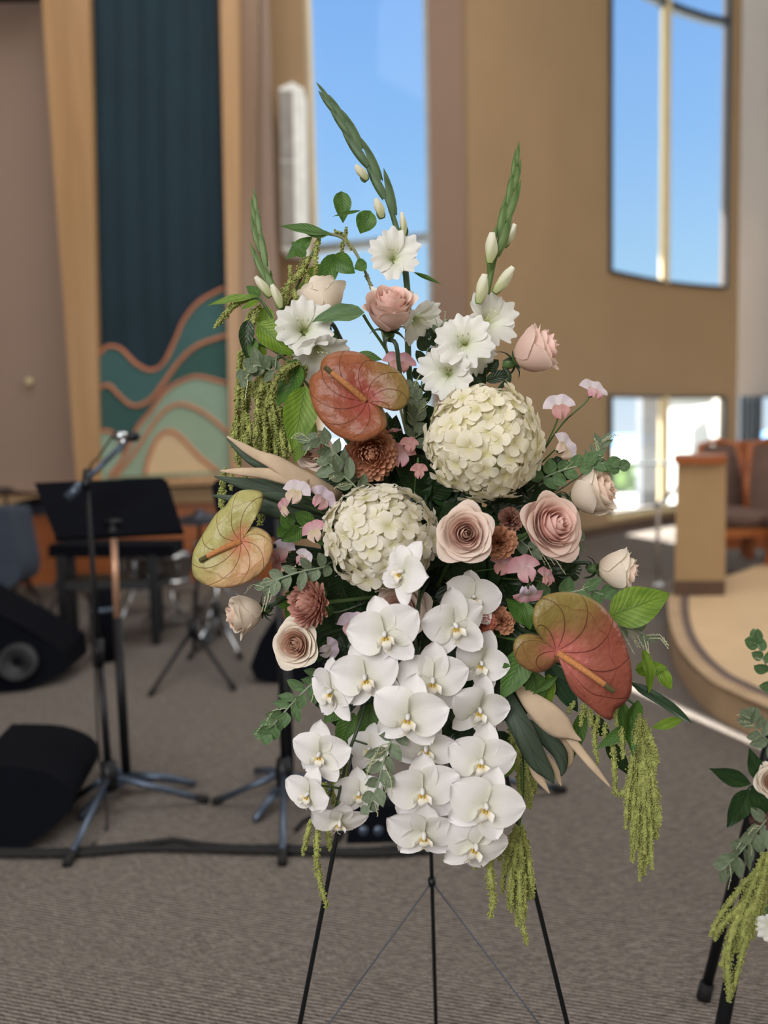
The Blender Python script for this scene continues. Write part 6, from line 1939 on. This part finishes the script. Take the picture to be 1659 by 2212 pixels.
fill = [(-150, 20), (-130, 12), (-105, 20), (-80, 10), (-60, 18), (-40, 14), (-20, 10), (0, 22), (20, 16), (45, 10), (70, 18), (90, 14), (115, 20), (140, 12), (165, 18), (180, 12)]
places = ['behind the lower left orchids', 'low under the middle orchids, left of their stems', 'low under the right-hand orchids', 'behind the lowest right orchids', 'below the large anthurium', 'behind the large anthurium',
          'behind the right-hand pink sweet peas', 'behind the two open roses', 'behind the upper right sprigs', 'behind the cream hydrangea', 'behind the gladiolus at the top right', 'behind the middle of the top',
          'behind the rust anthurium', 'behind the left staghorn frond', 'behind the dusty rose chrysanthemum', 'behind the low cream rose']
for i, (ang, _n) in enumerate(fill):
    a = math.radians(-90 - 0 + i * 360 / 16 - 45 * 0)
    # image-plane direction starting lower left and going round
    a = math.radians(225 - 0 + i * 22.5)
    ex, ey = 930 + math.cos(a) * 300, 1240 - math.sin(a) * (330 if math.sin(a) > 0 else 400)
    mx, my = 930 + math.cos(a) * 120, 1240 - math.sin(a) * 150
    sprig('dark glossy leaves ' + places[i], [(mx, my, 1.45), ((mx + ex) / 2, (my + ey) / 2, 1.43), (ex, ey, 1.46)], 13, 84, 25, 'glossy' if i % 2 else 'dark', kinds=('leaf_ovate', 'leaf_ovate2', 'leaf_ovate3'), spread=62, sm='stemd', sr=.0022, seed=200 + i, start=0.0, group='dark filler greenery', name='filler_branch')
# inner filler right around the foam
for i in range(6):
    a = i * PI / 3
    sprig(['dark leaves showing in the gap above the topmost orchids', 'dark leaves in the gap right of centre', 'dark leaves in the gap upper left of centre', 'dark leaves in the gap left of centre', 'dark leaves in the gap between orchids and chrysanthemum', 'dark leaves in the gap beneath the carnations'][i],
          [(935 + 30 * math.cos(a), 1260 - 40 * math.sin(a), 1.46), (935 + 120 * math.cos(a), 1260 - 170 * math.sin(a), 1.43)], 12, 90, 28, 'dark', kinds=('leaf_ovate', 'leaf_ovate2'), spread=80, sm='stemd', seed=400 + i, start=0.0, group='dark filler greenery', name='filler_branch')

# ================================================================== SECOND SPRAY AT THE RIGHT EDGE
F2 = P(1790, 1700, 1.75)
t = thing('black_easel', 'thick black easel of the second spray at the lower right edge', 'easel', Vector((F2.x, F2.y, 0)))
ap2 = P(1720, 1380, 1.86)
l1 = onZ(1519, 2158)
l2 = onZ(1520, 2424)
for l_, r_ in ((l1, .012), (l2, .0135)):
    o = part(t, 'leg', MB().tube([ap2, l_], r_, 14).build('leg', [m_black]), world=True)
    part(o, 'rubber_foot', MB().tube([l_ + (ap2 - l_).normalized() * .04, l_], r_ * 1.35, 12).build('rubber_foot', [m_rubber]), world=True)
l3 = onZ(1960, 2300)
o = part(t, 'leg', MB().tube([ap2, l3], .0135, 14).build('leg', [m_black]), world=True)
part(t, 'shelf_bar', MB().tube([ap2.lerp(l2, .4), ap2.lerp(l3, .4)], .011, 10).build('shelf_bar', [m_black]), world=True)
def sprig2(label, pts, n, ll, hw, mk, **kw):
    return sprig(label, pts, n, ll, hw, mk, fcp=F2, group='leaves of the second spray', **kw)
sprig2('grey-green sprig pointing up at the right edge, top of the second spray', [(1690, 1520, 1.6), (1660, 1450, 1.58), (1640, 1400, 1.58), (1630, 1385, 1.58)], 12, 40, 14, 'sagegreen', seeds=2)
sprig2('silvery sprig at the right edge beneath the top sprig of the second spray', [(1700, 1620, 1.6), (1660, 1600, 1.57), (1630, 1570, 1.56), (1618, 1545, 1.56)], 12, 44, 15, 'sage', seeds=4)
sprig2('silver-grey sprig hanging left over the leg of the black easel', [(1690, 1740, 1.6), (1640, 1790, 1.57), (1600, 1840, 1.56), (1560, 1880, 1.56)], 18, 48, 15, 'sage', kinds=('leaf_round', 'leaf_lance'), seeds=6)
t = thing('leaf_branch', 'glossy dark green leaves reaching left from the second spray', 'foliage', P(1640, 1700, 1.6))
part(t, 'stem', MB().tube(bez([F2, P(1680, 1700, 1.62), P(1625, 1697, 1.6), P(1610, 1720, 1.6)], 16), .002, 6).build('stem', [MT['stemd']]), world=True)
for a in (((1622, 1694), (1532, 1660), 17, K_(kind='leaf_lance')), ((1618, 1705), (1570, 1788), 22, K_(kind='leaf_ovate')), ((1622, 1702), (1672, 1762), 22, K_(kind='leaf_ovate2')), ((1640, 1690), (1618, 1615), 15, K_(kind='leaf_lance')), ((1665, 1700), (1640, 1640), 20, K_(kind='leaf_ovate'))):
    leaf(t, a[0], a[1], a[2] * 1.12, 'glossy', d=1.58, **a[3])
hydrangea(1668, 1780, 52, 62, 'hyd3', 'dark brown hydrangea head cut by the right edge', 1.58, 70, 16, (-0.2, 0, 1), group=None, seed=13, end=F2)
rose(1672, 1690, 42, (-0.1, 0.2, 0.9), 'open', 'rosec', 'cream rose of the second spray cut by the right edge', 0, 1.56, via=[P(1730, 1700, 1.66)], end=F2)
t = plant('amaranth_plume', 'green amaranth plume hanging over the black easel leg at the lower right', 'amaranth',
          [[(1790, 1700, 1.75), (1690, 1850, 1.62), (1655, 1900, 1.56), (1615, 1960, 1.55)]], [],
          strands(1640, 1900, 1575, 2130, 14, 14, 42, 130, 1.55, .006, 'amar', 51, sy=30) + strands(1655, 1850, 1615, 2050, 8, 12, 26, 60, 1.56, .006, 'amar', 52) + [([(1610, 1950, 1.54), (1575, 2040, 1.54), (1574, 2165, 1.54)], .0085, 'amar')], 'hanging amaranth plumes')
mb = MB()
t = thing('gladiolus', 'white ruffled bloom cut by the right edge beside the black easel leg', 'gladiolus', P(1668, 2010, 1.55))
Mb = orient(P(1675, 2008, 1.53), D(-.5, -.2, .8), 0, px2m(44, 1.53))
b = part(t, 'blossom', withmat('glad_stamens', MT['stamen']), Mb, world=True)
for q in range(6):
    part(b, 'petal', withmat('glad_tepal_%d' % q, MT['glad']), Matrix.Rotation(q * PI / 3, 4, 'Z'))
stem_part(t, P(1680, 2000, 1.56), -FWD, .004, end=F2)
